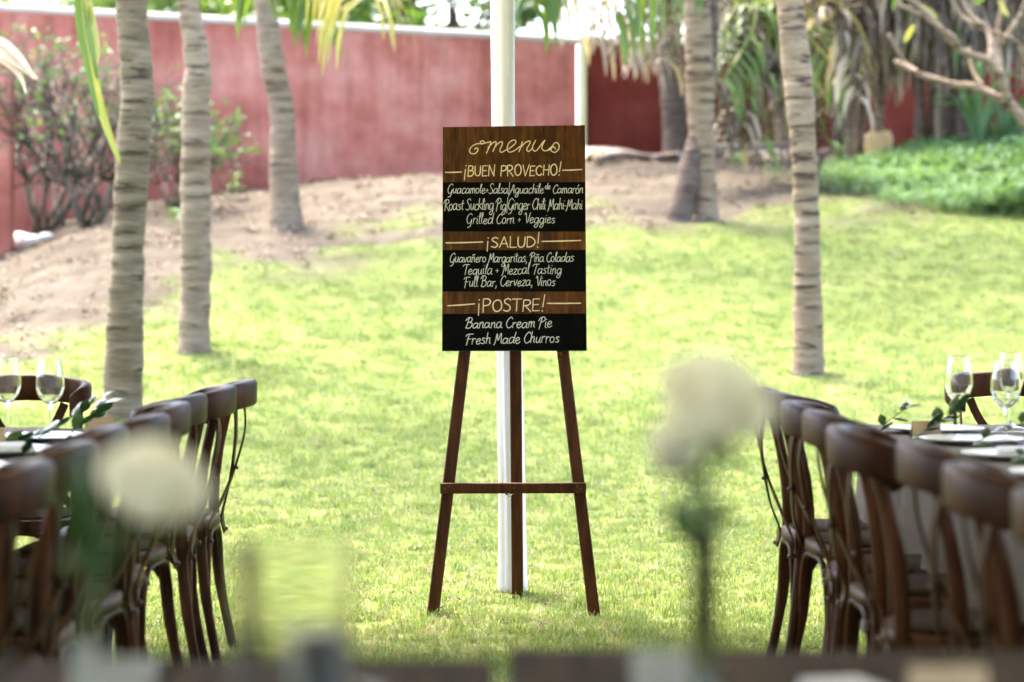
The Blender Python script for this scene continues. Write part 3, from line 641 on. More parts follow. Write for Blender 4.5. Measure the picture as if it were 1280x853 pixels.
clump(1085, 198, 'many stemmed tree with a V of tan trunks behind the yellow canister', [(1052, 1040, 13, 'bark_dark'), (1064, 1062, 12, 'bark_tan'), (1078, 1050, 10, 'bark_tan'), (1088, 1120, 11, 'bark_tan'), (1098, 1105, 8, 'bark_tan'), (1070, 1085, 9, 'bark_grey'), (1150, 1152, 7, 'log')], 4, MR, (1500, 44, 75, -8))
clump(1185, 201, 'dark old tree with grey hanging roots at the upper right', [(1168, 1160, 14, 'bark_dark'), (1178, 1178, 9, 'bark_grey'), (1190, 1186, 16, 'bark_dark'), (1202, 1200, 11, 'bark_grey'), (1212, 1216, 10, 'bark_dark'), (1160, 1150, 10, 'bark_dark'), (1196, 1172, 8, 'bark_grey'), (1176, 1192, 14, 'bark_dark'), (1206, 1190, 12, 'bark_dark')], 6, MR, (1500, 50, 60, 15))
# banana-like upright plants behind the ground cover
def strap_plant(px, py, label, seed, h, n=11):
    b = at_ground(px, py); root = empty('strap_leaf_plant', b, label, 'plant'); rnd = random.Random(seed)
    for i in range(n):
        a = rnd.uniform(0, 6.28); d = Vector((math.cos(a), math.sin(a), 0)); hh = h * rnd.uniform(.6, 1.1); lm = MB()
        lm.strip(smooth_pts([(0, 0, 0), d * hh * .12 + Vector((0, 0, hh * .5)), d * hh * .35 + Vector((0, 0, hh * .9)), d * hh * .75 + Vector((0, 0, hh * .85))], 3), [.03, .05, .07, .08, .085, .08, .07, .055, .04, .01], Vector((-d.y, d.x, 0)))
        lm.build('leaf', M['cover'], root)
strap_plant(1222, 208, 'green strap leaved plant rising behind the ground cover', 2, 1.0)
strap_plant(1262, 205, 'broad leaved plant at the right edge under the frangipani', 4, .75)
for i, (px, py, h, lb) in enumerate([(292, 250, .22, 'small pale weed at the foot of the pink wall'), (225, 292, .18, 'small weed on the bare soil between the left trunks'), (965, 232, .2, 'low weed on the soil left of the scarred palm'), (925, 215, .2, 'low weed by the fallen fronds'), (1048, 215, .25, 'weed tuft at the left end of the ground cover')]):
    b = at_ground(px, py); root = empty('weed', b, lb, 'plant'); rnd = random.Random(70 + i); s_ = leafy(26, h, .07, .04, M['cover'], 70 + i); link('leaves', s_.data, root, scale=1.1)

# ---------------------------------------------------------------- things lying on the slope
def rock(px, py, r, seed, label):
    b = at_ground(px, py); mb = MB(); rnd = random.Random(seed); n_, m_ = 10, 7; vs = []
    for j in range(m_):
        for i in range(n_):
            th, ph = math.pi * (j + .2) / (m_ - .6), 2 * math.pi * i / n_; v = Vector((math.sin(th) * math.cos(ph), math.sin(th) * math.sin(ph) * .8, math.cos(th) * .62))
            v *= r * (1 + .28 * noise.noise(v * 1.6 + Vector((seed, 0, 0)))); vs.append(v)
    fs = [(j * n_ + i, (j + 1) * n_ + i, (j + 1) * n_ + (i + 1) % n_, j * n_ + (i + 1) % n_) for j in range(m_ - 1) for i in range(n_)] + [tuple(range(n_)), tuple(range((m_ - 1) * n_, m_ * n_))[::-1]]
    mb.add(vs, fs); o = mb.build('stone', M['stone'], loc=b + Vector((0, 0, r * .35)), smooth=False); tag(o, label, 'stone', 'white stones by the wall corner')
rock(4, 306, .1, 1, 'pale stone at the very left edge below the side wall'); rock(24, 307, .13, 2, 'largest white stone below the corner shrub'); rock(41, 304, .08, 3, 'small white stone beside the large one'); rock(57, 300, .07, 4, 'smallest white stone, nearest the shrub stems')
def logthing(px0, px1, py, r, label, seed):
    a = at_ground(px0, py); c = P(px1, py, a.y + .3); c.z = G(c.x, c.y); mb = MB(); cs = smooth_pts([a + Vector((0, 0, r)), (a + c) / 2 + Vector((0, 0, r + .03)), c + Vector((0, 0, r))], 8)
    mb.tube([q + Vector((0, 0, noise.noise(q * 3 + Vector((seed, 0, 0))) * .04)) for q in cs], [r * (1 - .25 * i / len(cs)) for i in range(len(cs))], 9)
    tag(mb.build('fallen_log', M['log'], origin=a, loc=a), label, 'log')
logthing(745, 832, 207, .05, 'thin dark fallen branch on the soil right of the sign', 1); logthing(893, 1010, 200, .085, 'grey fallen log between the two right palms', 2); logthing(1000, 1055, 203, .05, 'short fallen stick behind the scarred palm', 3)
def fallen(px, py, rz, label, seed):
    b = at_ground(px, py); root = empty('fallen_frond', b + Vector((0, 0, .05)), label, 'palm frond', 'dead fronds lying under the palms', rz)
    rb, lb = frond_mesh('f', 1.3, .35, .6, .35, None, seed, n=16, hang=.35); lb.build('leaflets', M['dfrond'], root); rb.build('midrib', M['log'], root)
fallen(800, 200, 2.6, 'dead brown frond sticking up beside the sign', 81); fallen(905, 205, .4, 'dead frond lying right of the pale tan palm', 82); fallen(940, 203, 2.2, 'dead frond heaped over the grey log', 83); fallen(815, 205, .8, 'dead frond lying at the foot of the dark stump', 84)
# yellow canister
b = at_ground(1098, 200); root = empty('jerry_can', b, 'cream yellow plastic canister standing before the V shaped trunks', 'canister')
mb = MB(); w_, d_, h_, rc = .285, .2, .29, .05; rows = []
for (z, k) in [(0, .82), (.015, .94), (.05, 1), (.1, .985), (.15, 1), (.2, .985), (.25, 1), (.275, .93), (.29, .75)]:
    rows.append([(sx * (w_ / 2 * k - rc) + rc * k * math.cos(a), sy * (d_ / 2 * k - rc) + rc * k * math.sin(a), z) for sx, sy, a0 in ((1, 1, 0), (-1, 1, 90), (-1, -1, 180), (1, -1, 270)) for a in [R(a0 + t * 22.5) for t in range(5)]])
nn = len(rows[0]); mb.add([v for r_ in rows for v in r_], [(j * nn + i, j * nn + (i + 1) % nn, (j + 1) * nn + (i + 1) % nn, (j + 1) * nn + i) for j in range(len(rows) - 1) for i in range(nn)] + [tuple(range(nn))[::-1], tuple(range((len(rows) - 1) * nn, len(rows) * nn))])
mb.build('body', M['jerry'], root); h2 = MB(); h2.tube(smooth_pts([(-.08, 0, .28), (-.06, 0, .335), (.03, 0, .34), (.06, 0, .285)], 4), .012, 8); h2.build('handle', M['jerry'], root); h3 = MB(); h3.lathe([(.025, .28), (.025, .31), (.02, .315)], 14, (.1, 0, 0)); h3.build('cap', M['jerry'], root)

# ---------------------------------------------------------------- easel and menu sign
EY0, LEAN = 8.6, .115
easel = empty('easel', (0, EY0, 0), 'reddish brown wooden display easel standing on the lawn', 'easel')
def on_plane(px, py, off=0):           # point of the leaning front plane seen at that pixel
    v = ray(px, py); o = Vector((0, 0, CAMZ)); nrm = Vector((0, 1, -LEAN)); t = (EY0 + off - LEAN * CAMZ) / v.dot(nrm) if False else ((EY0 + off) - nrm.dot(o)) / nrm.dot(v)
    return o + v * t
E0 = Vector((0, EY0, 0))
for (x0, y0, x1, y1) in ((540, 777, 613, 175), (743.5, 775, 672, 175)):
    mb = MB(); a = on_plane(x0, y0) - E0; c = on_plane(x1, y1) - E0; mb.bar(a, c, .043, .026, (1, 0, 0), .003); mb.build('leg', M['easel'], easel, smooth=False)
mb = MB(); a = P(647, 757, 8.99) - E0; c = on_plane(642.5, 190, .05) - E0; mb.bar(a, c, .043, .03, (1, 0, 0), .003); mb.build('rear_leg', M['easel'], easel, smooth=False)
mb = MB(); a = on_plane(550.5, 610.5, -.027) - E0; c = on_plane(732.5, 610, -.027) - E0; mb.bar(a, c, .038, .022, (0, 0, 1), .003); mb.build('crossbar', M['easel'], easel, smooth=False)
mb = MB(); a = on_plane(600, 200, .022) - E0; c = on_plane(684, 200, .022) - E0; mb.bar(a, c, .05, .02, (0, 0, 1), .003); mb.build('top_rail', M['easel'], easel, smooth=False)
for px in (584, 700):
    mb = MB(); a = on_plane(px, 443, .01) - E0; mb.tube([a, a + Vector((0, -.065, 0))], .009, 10); mb.build('peg', M['easel'], easel)
for px, py in ((556, 611), (561, 608.5), (726, 611), (721.5, 608.5), (642.5, 610.5)):
    mb = MB(); a = on_plane(px, py, -.0385) - E0; mb.tube([a, a + Vector((0, -.0012, 0))], .0035, 10); mb.build('screw', M['brass'], easel)
mb = MB(); a = on_plane(636, 621, -.02) - E0; mb.tube([a + Vector((-.012, 0, .012)), a + Vector((0, -.012, 0)), a + Vector((.012, -.004, .014))], .005, 8); mb.build('wing_nut', M['steel'], easel)

SC = 179.5 / (on_plane(732.5, 300, -.03) - on_plane(553, 300, -.03)).length          # px per metre on the sign
sb = on_plane(643, 439, -.032)
sign = empty('menu_board', sb, 'tall wood and chalkboard menu sign with hand lettering on the easel', 'sign')
tilt = math.atan(LEAN); up = Vector((0, math.sin(tilt), math.cos(tilt))); nrm = Vector((0, -math.cos(tilt), math.sin(tilt)))
def U(px, py, h=0):                    # sign-local point
    return Vector(((px - 643) / SC, 0, 0)) + up * ((439 - py) / SC) + nrm * h
mb = MB()
q = [U(553, 439), U(733, 438.5), U(731.5, 154.5), U(553.3, 157)]
mb.add([v for v in q] + [v - nrm * .012 for v in q], [(0, 1, 2, 3), (7, 6, 5, 4), (0, 4, 5, 1), (1, 5, 6, 2), (2, 6, 7, 3), (3, 7, 4, 0)]); mb.build('panel', M['sign'], sign, smooth=False)
def edge_x(side, y): t = (439 - y) / 283.0; return 553 + .3 * t if side < 0 else 733 - 1.5 * t
for (y0, y1) in ((227, 289), (312.5, 364.5), (392.5, 439)):
    mb = MB(); yb = min(y1, 438.6); c = [U(edge_x(-1, yb) + .15, yb, .0006), U(edge_x(1, yb) - .15, yb, .0006), U(edge_x(1, y0) - .15, y0 - .3, .0006), U(edge_x(-1, y0) + .15, y0, .0006)]
    mb.add(c + [v - nrm * .0006 for v in c], [(0, 1, 2, 3), (0, 4, 5, 1), (1, 5, 6, 2), (2, 6, 7, 3), (3, 7, 4, 0)]); mb.build('chalk_band', M['black'], sign, smooth=False)
bowl = [(4.2, 4.2), (3, 5), (1.2, 4.4), (.3, 2.2), (1, .3), (2.4, .3), (3.8, 2), (4.4, 4.6)]
LC = {
 'a': (5.2, [bowl, [(4.4, 4.8), (4.1, 2), (4.4, .4), (5.4, .3)]]), 'c': (4, [[(3.8, 4.2), (2.6, 5), (1, 4), (.4, 2), (1.2, .2), (2.6, .1), (4, 1.2)]]),
 'd': (5.3, [bowl, [(5.2, 9.3), (4.5, 4), (4.3, .8), (5.2, .2)]]), 'e': (4.2, [[(.6, 2.4), (2.4, 2.7), (3.6, 3.8), (2.8, 5), (1.2, 4.4), (.4, 2.2), (1.2, .2), (2.6, .1), (4.2, 1.4)]]),
 'g': (5, [bowl, [(4.4, 4.8), (4.2, 1), (3.8, -2.6), (2.2, -4), (.6, -3), (2, -1.2), (5, .6)]]), 'h': (4.4, [[(1.5, 9.2), (.9, 4), (.6, 0)], [(.7, 2.5), (2, 4.6), (3.3, 4.8), (3.5, 3), (3.4, .8), (4.4, .3)]]),
 'i': (1.8, [[(.8, 5), (.6, 1), (1.6, .2)], [(1, 7), (1.15, 7.4)]]), 'k': (4.2, [[(1.5, 9.2), (.9, 4), (.6, 0)], [(3.8, 5), (1, 2.6), (2.4, 2), (4, .1)]]),
 'l': (2.1, [[(.4, 2.5), (1.7, 7.2), (1.9, 9.3), (1, 8.6), (.7, 3), (1, .4), (2, .3)]]), 'm': (6, [[(.6, 5), (.5, 0)], [(.6, 3), (1.8, 4.9), (2.7, 4.5), (2.7, 0)], [(2.7, 3), (4, 4.9), (5, 4.5), (5, 1), (5.8, .2)]]),
 'n': (4.3, [[(.6, 5), (.5, 0)], [(.6, 3), (2, 4.9), (3.2, 4.6), (3.3, 1), (4.2, .2)]]), 'o': (4.3, [[(2.4, 5), (.8, 4.2), (.4, 2), (1.4, .1), (3, .3), (3.9, 2.4), (3.3, 4.4), (2.2, 5)]]),
 'q': (5, [bowl, [(4.4, 4.8), (4.2, 0), (4.1, -4), (5.4, -2.4)]]), 'r': (3.3, [[(.6, 5), (.6, 0)], [(.6, 3), (1.8, 4.8), (3.2, 4.6)]]), 's': (3.7, [[(3.4, 4.5), (2, 5), (.9, 4), (2, 2.8), (3.2, 1.6), (2.4, .2), (.4, .4)]]),
 't': (3, [[(1.8, 8.2), (1.3, 3), (1.6, .4), (2.8, .3)], [(.2, 5.4), (3.2, 5.7)]]), 'u': (4.6, [[(.6, 5), (.6, 1.4), (1.6, .1), (3, 1.2), (3.7, 5)], [(3.7, 5), (3.6, 1), (4.6, .2)]]), 'v': (3.9, [[(.4, 5), (1.8, .1), (3.7, 5.2)]]),
 'z': (4, [[(.4, 4.8), (2, 5), (3.6, 4.8), (.4, .2), (2, 0), (3.9, .3)]]),
 'G': (5.8, [[(5.4, 7.8), (3.8, 9.2), (1.4, 7.4), (.3, 3.6), (1.6, .3), (3.8, .8), (5, 3.8)], [(5.2, 4), (4.7, 0), (3.4, -2.8), (1.2, -3.4)]]),
 'S': (5, [[(5.2, 8.2), (3.6, 9.6), (1.4, 8), (2.4, 5.4), (4.2, 3.2), (3.6, .6), (1.6, -.3), (.2, .8)]]), 'A': (5.4, [[(-.6, -1.2), (1.4, 3), (3.6, 9.3), (4.2, 4), (4.7, 0)], [(.6, 3.4), (5.2, 3.8)]]),
 'C': (5, [[(5.2, 7.6), (3.8, 9.2), (1.4, 7), (.3, 3.4), (1.6, .2), (3.6, .2), (5.2, 1.8)]]), 'R': (5.3, [[(1.9, 8.8), (1.2, 4), (.7, -.6)], [(-.7, 6), (1.2, 9), (4.4, 9.2), (4.7, 6.8), (1.3, 4.6)], [(1.6, 4.8), (3.4, 2), (5.6, -.8)]]),
 'P': (4.6, [[(1.9, 8.8), (1.2, 4), (.5, -1.6)], [(-.7, 6), (1.2, 9), (4.2, 9.2), (4.6, 6.6), (1.3, 4.4)]]), 'M': (6.4, [[(-.4, -1.4), (.7, 1), (1.9, 9), (3, 2.6), (5.3, 9.4), (5.7, 3), (6, 0)]]),
 'V': (4.6, [[(-.4, 7.6), (1, 9.2), (2.6, .2), (5.2, 9.6)]]), 'T': (4.6, [[(-.7, 7.2), (.8, 8.9), (5.8, 9)], [(3.4, 8.8), (2.5, 4), (2, -.6)]]), 'F': (4.8, [[(-.4, 7.2), (1, 8.9), (5.8, 9.3)], [(2.2, 8.8), (1.6, 4), (.9, -1)], [(.8, 4.6), (4.2, 5)]]),
 'B': (5.5, [[(1.9, 9), (1.2, 4), (.6, -.4)], [(-.7, 6.6), (1.6, 9.4), (4.6, 8.6), (4.1, 5.8), (1.6, 4.9)], [(1.6, 4.9), (4.9, 4.5), (4.8, 1.2), (2.6, -.4), (0, .4)]]),
 '+': (3.8, [[(.4, 3), (3.2, 3.1)], [(1.8, 4.6), (1.7, 1.5)]]), '|': (1.8, [[(1.1, 10.4), (.7, -2.6)]]), ',': (1.9, [[(.8, .8), (1, -.4), (.4, -1.8)]]), '-': (2.6, [[(.4, 2.8), (2.2, 2.9)]]), ' ': (2.6, []),
}
LC['ñ'] = (LC['n'][0], LC['n'][1] + [[(1, 6.4), (1.8, 7.2), (2.6, 6.6), (3.4, 7.4)]]); LC['ó'] = (LC['o'][0], LC['o'][1] + [[(2.4, 6.4), (3.5, 8.2)]])
BC = {
 'A': (5.6, [[(.2, 0), (2.8, 9)], [(2.8, 9), (5.2, 0)], [(1, 3), (4.5, 3.2)]]), 'B': (5, [[(.5, 9), (.5, 0)], ['s', (.5, 9), (3, 8.9), (3.8, 7), (2.8, 5.2), (.7, 4.9)], ['s', (.7, 4.9), (3.8, 4.4), (4.5, 2.4), (3, .3), (.5, 0)]]),
 'C': (5, [['s', (4.6, 7.6), (3, 9), (1, 7.4), (.4, 4.4), (1.2, 1.2), (3, 0), (4.6, 1.4)]]), 'D': (5.4, [[(.5, 9), (.5, 0)], ['s', (.3, 9), (3, 8.4), (4.9, 5.6), (4.6, 2.4), (2.8, .4), (.4, 0)]]), 'E': (4.4, [[(.5, 9), (.5, 0)], [(.5, 9), (3.8, 9.2)], [(.5, 4.7), (3.4, 4.9)], [(.5, 0), (4, .2)]]),
 'H': (5, [[(.5, 9), (.5, 0)], [(4.3, 9.3), (4.3, 0)], [(.3, 4.8), (4.5, 5)]]), 'L': (4.2, [[(.5, 9), (.5, 0)], [(.5, 0), (4, .2)]]), 'N': (5.2, [[(.5, 0), (.5, 9)], [(.5, 9), (4.4, 0)], [(4.4, 0), (4.6, 9.3)]]),
 'O': (5.6, [['s', (2.8, 9), (1, 7.6), (.4, 4.4), (1.3, 1), (3, 0), (4.8, 1.8), (5.1, 5), (4.2, 8), (2.6, 9)]]), 'P': (4.7, [[(.5, 9), (.5, -.4)], ['s', (.5, 9), (3.2, 9), (4.3, 7), (3.2, 4.8), (.6, 4.2)]]),
 'R': (4.9, [[(.5, 9), (.5, 0)], ['s', (.5, 9), (3.2, 9), (4.2, 7), (3, 5), (.6, 4.5)], [(1.6, 4.5), (4.7, -.2)]]), 'S': (4.6, [['s', (4.2, 8), (2.8, 9.1), (1, 8), (1.2, 6), (3.2, 4.4), (4, 2.2), (2.6, .2), (.4, .9)]]),
 'T': (5, [[(.1, 9), (4.9, 9.2)], [(2.5, 9), (2.4, 0)]]), 'U': (5, [['s', (.5, 9), (.5, 3), (1.4, .5), (3.2, .4), (4.3, 3), (4.5, 9)]]), 'V': (5, [[(.2, 9), (2.4, 0)], [(2.4, 0), (4.9, 9.3)]]),
 '!': (2.4, [[(1.6, 12), (1, 3)], [(.9, .3), (.95, -.3)]]), '¡': (2.6, [[(1.2, 9.2), (1.25, 8.6)], [(1.1, 6), (1, -3)]]), ' ': (3.2, []),
}
def ribbon(mb, pts_, w, h):
    m = len(pts_); vs = []
    for i, p_ in enumerate(pts_):
        a, c = pts_[max(i - 1, 0)], pts_[min(i + 1, m - 1)]; dx, dy = c[0] - a[0], c[1] - a[1]; L_ = math.hypot(dx, dy) or 1; nx_, ny_ = -dy / L_, dx / L_
        e = 1.0 if 0 < i < m - 1 else .8; ex, ey = (dx / L_ * w * .3 * (-1 if i == 0 else 1 if i == m - 1 else 0), dy / L_ * w * .3 * (-1 if i == 0 else 1 if i == m - 1 else 0))
        w2 = w / 2 * e * (1 + .12 * noise.noise((p_[0] * .7, p_[1] * .7, 2)))
        vs += [U(p_[0] + ex + nx_ * w2, p_[1] + ey + ny_ * w2, h), U(p_[0] + ex - nx_ * w2, p_[1] + ey - ny_ * w2, h)]
    mb.add(vs, [(2 * i, 2 * i + 1, 2 * i + 3, 2 * i + 2) for i in range(m - 1)])
def write(text, font, x0, x1, base, cap, w, mt, slant=.12, slope=0.0, label=None, small=None, track=.35):
    rnd = random.Random(len(text) * 7 + int(base)); mb = MB(); tot = 0
    for i, ch in enumerate(text): tot += (font[ch][0] + track) * (.6 if small and i in small else 1)
    kx = (x1 - x0) / tot; ky = cap / 9.0; x = x0; hh = .0012
    for i, ch in enumerate(text):
        wd, strokes = font[ch]; s_ = .6 if small and i in small else 1; lift = 4.5 * ky if small and i in small else 0; jy = rnd.uniform(-.6, .6)
        ys = rnd.uniform(.93, 1.08); rl = rnd.uniform(-.05, .05)
        for st in strokes:
            sm = font is LC or st[0] == 's'; pp = [q_ for q_ in st if q_ != 's']
            pp = [(x + (q_[0] + (slant + rl) * q_[1]) * kx * s_, base - lift - (q_[1] * s_ * ky * ys) + jy * ky * .5 - (x - x0) * slope) for q_ in pp]
            if sm and len(pp) > 2: pp = [(v.x, v.y) for v in smooth_pts([(a_, b_, 0) for a_, b_ in pp], 4)]
            hh += .000004; ribbon(mb, pp, w, hh)
        x += (wd + track) * kx * s_
    o = mb.build('lettering', mt, sign, smooth=False); 
    if label: o['label'] = label
    return o
GOLD, WHT = M['ink_gold'], M['ink_white']
# the word menu with its two curls, read off in a 5.33x enlargement
mb = MB(); hh = .0012
for st in [[(283, 240), (300, 232), (305, 250), (285, 270), (258, 268), (250, 245), (270, 218), (305, 203), (335, 205), (348, 195), (338, 184), (322, 190), (330, 203), (360, 197), (385, 190)],
           [(392, 188), (385, 215), (362, 268)], [(372, 232), (400, 202), (422, 190), (426, 205), (405, 257)], [(412, 235), (440, 202), (466, 190), (468, 208), (452, 245), (462, 262), (485, 250)],
           [(485, 250), (520, 232), (558, 198), (550, 178), (515, 195), (500, 235), (515, 260), (550, 250), (585, 222)], [(602, 190), (595, 215), (580, 258)], [(588, 232), (620, 198), (650, 185), (652, 203), (632, 240), (645, 256), (668, 235)],
           [(692, 180), (670, 225), (680, 252), (702, 245), (735, 200), (754, 180)], [(754, 180), (733, 225), (745, 250), (775, 248), (798, 235)],
           [(770, 249), (800, 222), (822, 196), (846, 208), (845, 240), (820, 262), (795, 250), (798, 230), (816, 226), (823, 240)]]:
    pp = [(540 + x / 5.332, 140 + y / 5.332) for x, y in st]; pp = [(v.x, v.y) for v in smooth_pts([(a_, b_, 0) for a_, b_ in pp], 5)]; hh += .00001; ribbon(mb, pp, 1.35, hh)
mb.build('lettering', GOLD, sign, smooth=False)
write('¡BUEN PROVECHO!', BC, 579, 702, 219.5, 13, 1.5, GOLD, .04, .012)
write('¡SALUD!', BC, 607, 676, 309.5, 13, 1.5, GOLD, .05, .01)
write('¡POSTRE!', BC, 596, 682, 389.5, 15, 1.5, GOLD, .03, .008)
for (a_, b_, c_, d_) in ((556.5, 214.5, 576.5, 214), (703.5, 211.8, 727.5, 210.8), (557.5, 303.5, 603.5, 302.3), (677.5, 301.6, 726, 300.4), (560, 382.4, 593.5, 380), (684, 379.4, 725.5, 379.2)):
    mb = MB(); ribbon(mb, [(a_, b_), ((a_ + c_) / 2, (b_ + d_) / 2 + .2), (c_, d_)], 1.7, .0012); mb.build('dash', GOLD, sign, smooth=False)
write('Guacamole+Salsa|Aguachile de Camarón', LC, 559, 729, 241, 11.5, .82, WHT, .1, 0, small=(25, 26, 27), track=.1)
write('Roast Suckling Pig|Ginger Chili Mahi-Mahi', LC, 555, 728, 262, 13.5, .82, WHT, .1, .005, track=.0)
write('Grilled Corn + Veggies', LC, 583, 694, 279.5, 12.5, .82, WHT, .12, .01)
write('Guavañero Margaritas, Piña Coladas', LC, 562, 717, 328, 11.5, .82, WHT, .12, .006, track=.1)
write('Tequila + Mezcal Tasting', LC, 579, 702, 343, 12.5, .82, WHT, .12, .006)
write('Full Bar, Cerveza, Vinos', LC, 580, 694, 358.5, 12.5, .82, WHT, .12, .012)
write('Banana Cream Pie', LC, 582, 690, 410.5, 12.5, 1.0, WHT, .12, .008)
write('Fresh Made Churros', LC, 582, 699, 430.5, 13, 1.0, WHT, .12, .02)

# ---------------------------------------------------------------- tent and drape
tent = empty('tent', (0, 2, 0), 'large white party tent over the tables and the photographer', 'tent')
mb = MB(); TX0, TX1, TY0, TY1 = -7.0, 6.0, -7, 7.2   # relative to root (y 2): the front edge at y 9.2
ridge = 4.6
vs = [(TX0, TY0, 2.9), (TX1, TY0, 2.9), (TX1, TY1, 2.9), (TX0, TY1, 2.9), (-3, -.3, ridge), (2, -.3, ridge)]
mb.add(vs, [(0, 1, 5, 4), (1, 2, 5), (2, 3, 4, 5), (3, 0, 4)]); mb.add([Vector(v) - Vector((0, 0, .03)) for v in vs], [(4, 5, 1, 0), (5, 2, 1), (5, 4, 3, 2), (4, 0, 3)])
mb.build('canopy', M['canvas'], tent, smooth=False)
for (a, c) in (((TX0, TY1), (TX1, TY1)), ((TX1, TY1), (TX1, TY0)), ((TX1, TY0), (TX0, TY0)), ((TX0, TY0), (TX0, TY1))):
    mb = MB(); A, Bv = Vector((*a, 2.9)), Vector((*c, 2.9)); mb.bar(A - Vector((0, 0, .13)), Bv - Vector((0, 0, .13)), .26, .008, (0, 0, 1)); mb.build('valance', M['canvas'], tent, smooth=False)
for (x, y) in ((TX0 + .1, TY1 - .1), (-.015, 7.14), (TX1 - .1, TY1 - .1), (TX0 + .1, TY0 + .1), (TX1 - .1, TY0 + .1)):
    mb = MB(); mb.tube([(x, y, .0), (x, y, 2.88)], .022, 12); mb.build('pole', M['steel'], tent)
root_y = 9.14
mb = MB(); rows = []; NS = 40; zs = np.linspace(.03, 2.88, 46)
# the drape: gathered cloth around the pole; half widths and centres read from the photograph
dy_ = [0, 60, 150, 440, 520, 600, 680, 752]; dl = [613, 614, 615, 622, 622, 623.5, 623, 621.5]; dr = [643.5, 643, 643, 652, 654, 656, 657.5, 659.5]
drz = [P(640, y, root_y).z for y in dy_]
for z in zs:
    l_ = np.interp(-z, [-q_ for q_ in drz], dl); r_ = np.interp(-z, [-q_ for q_ in drz], dr)
    xl, xr = (l_ - 640) * root_y / FPX, (r_ - 640) * root_y / FPX; cx, hw = (xl + xr) / 2, (xr - xl) / 2
    rows.append([(cx + hw * math.cos(2 * math.pi * k / NS) * (1 + .05 * math.sin(k * .9 + 1.5 * math.sin(z * 1.2))), root_y + .03 * math.sin(2 * math.pi * k / NS) * (1 + .3 * math.sin(k * .94 + z * 1.1) * (.6 + .4 * math.sin(z * 2))), z) for k in range(NS)])
mb.add([v for r_ in rows for v in r_], [(j * NS + i, j * NS + (i + 1) % NS, (j + 1) * NS + (i + 1) % NS, (j + 1) * NS + i) for j in range(len(rows) - 1) for i in range(NS)])
d_ = mb.build('drape', M['cloth'], origin=(0, root_y, 0), loc=(0, root_y, 0)); tag(d_, 'white gathered fabric wrapped round the tent pole behind the sign', 'drape')

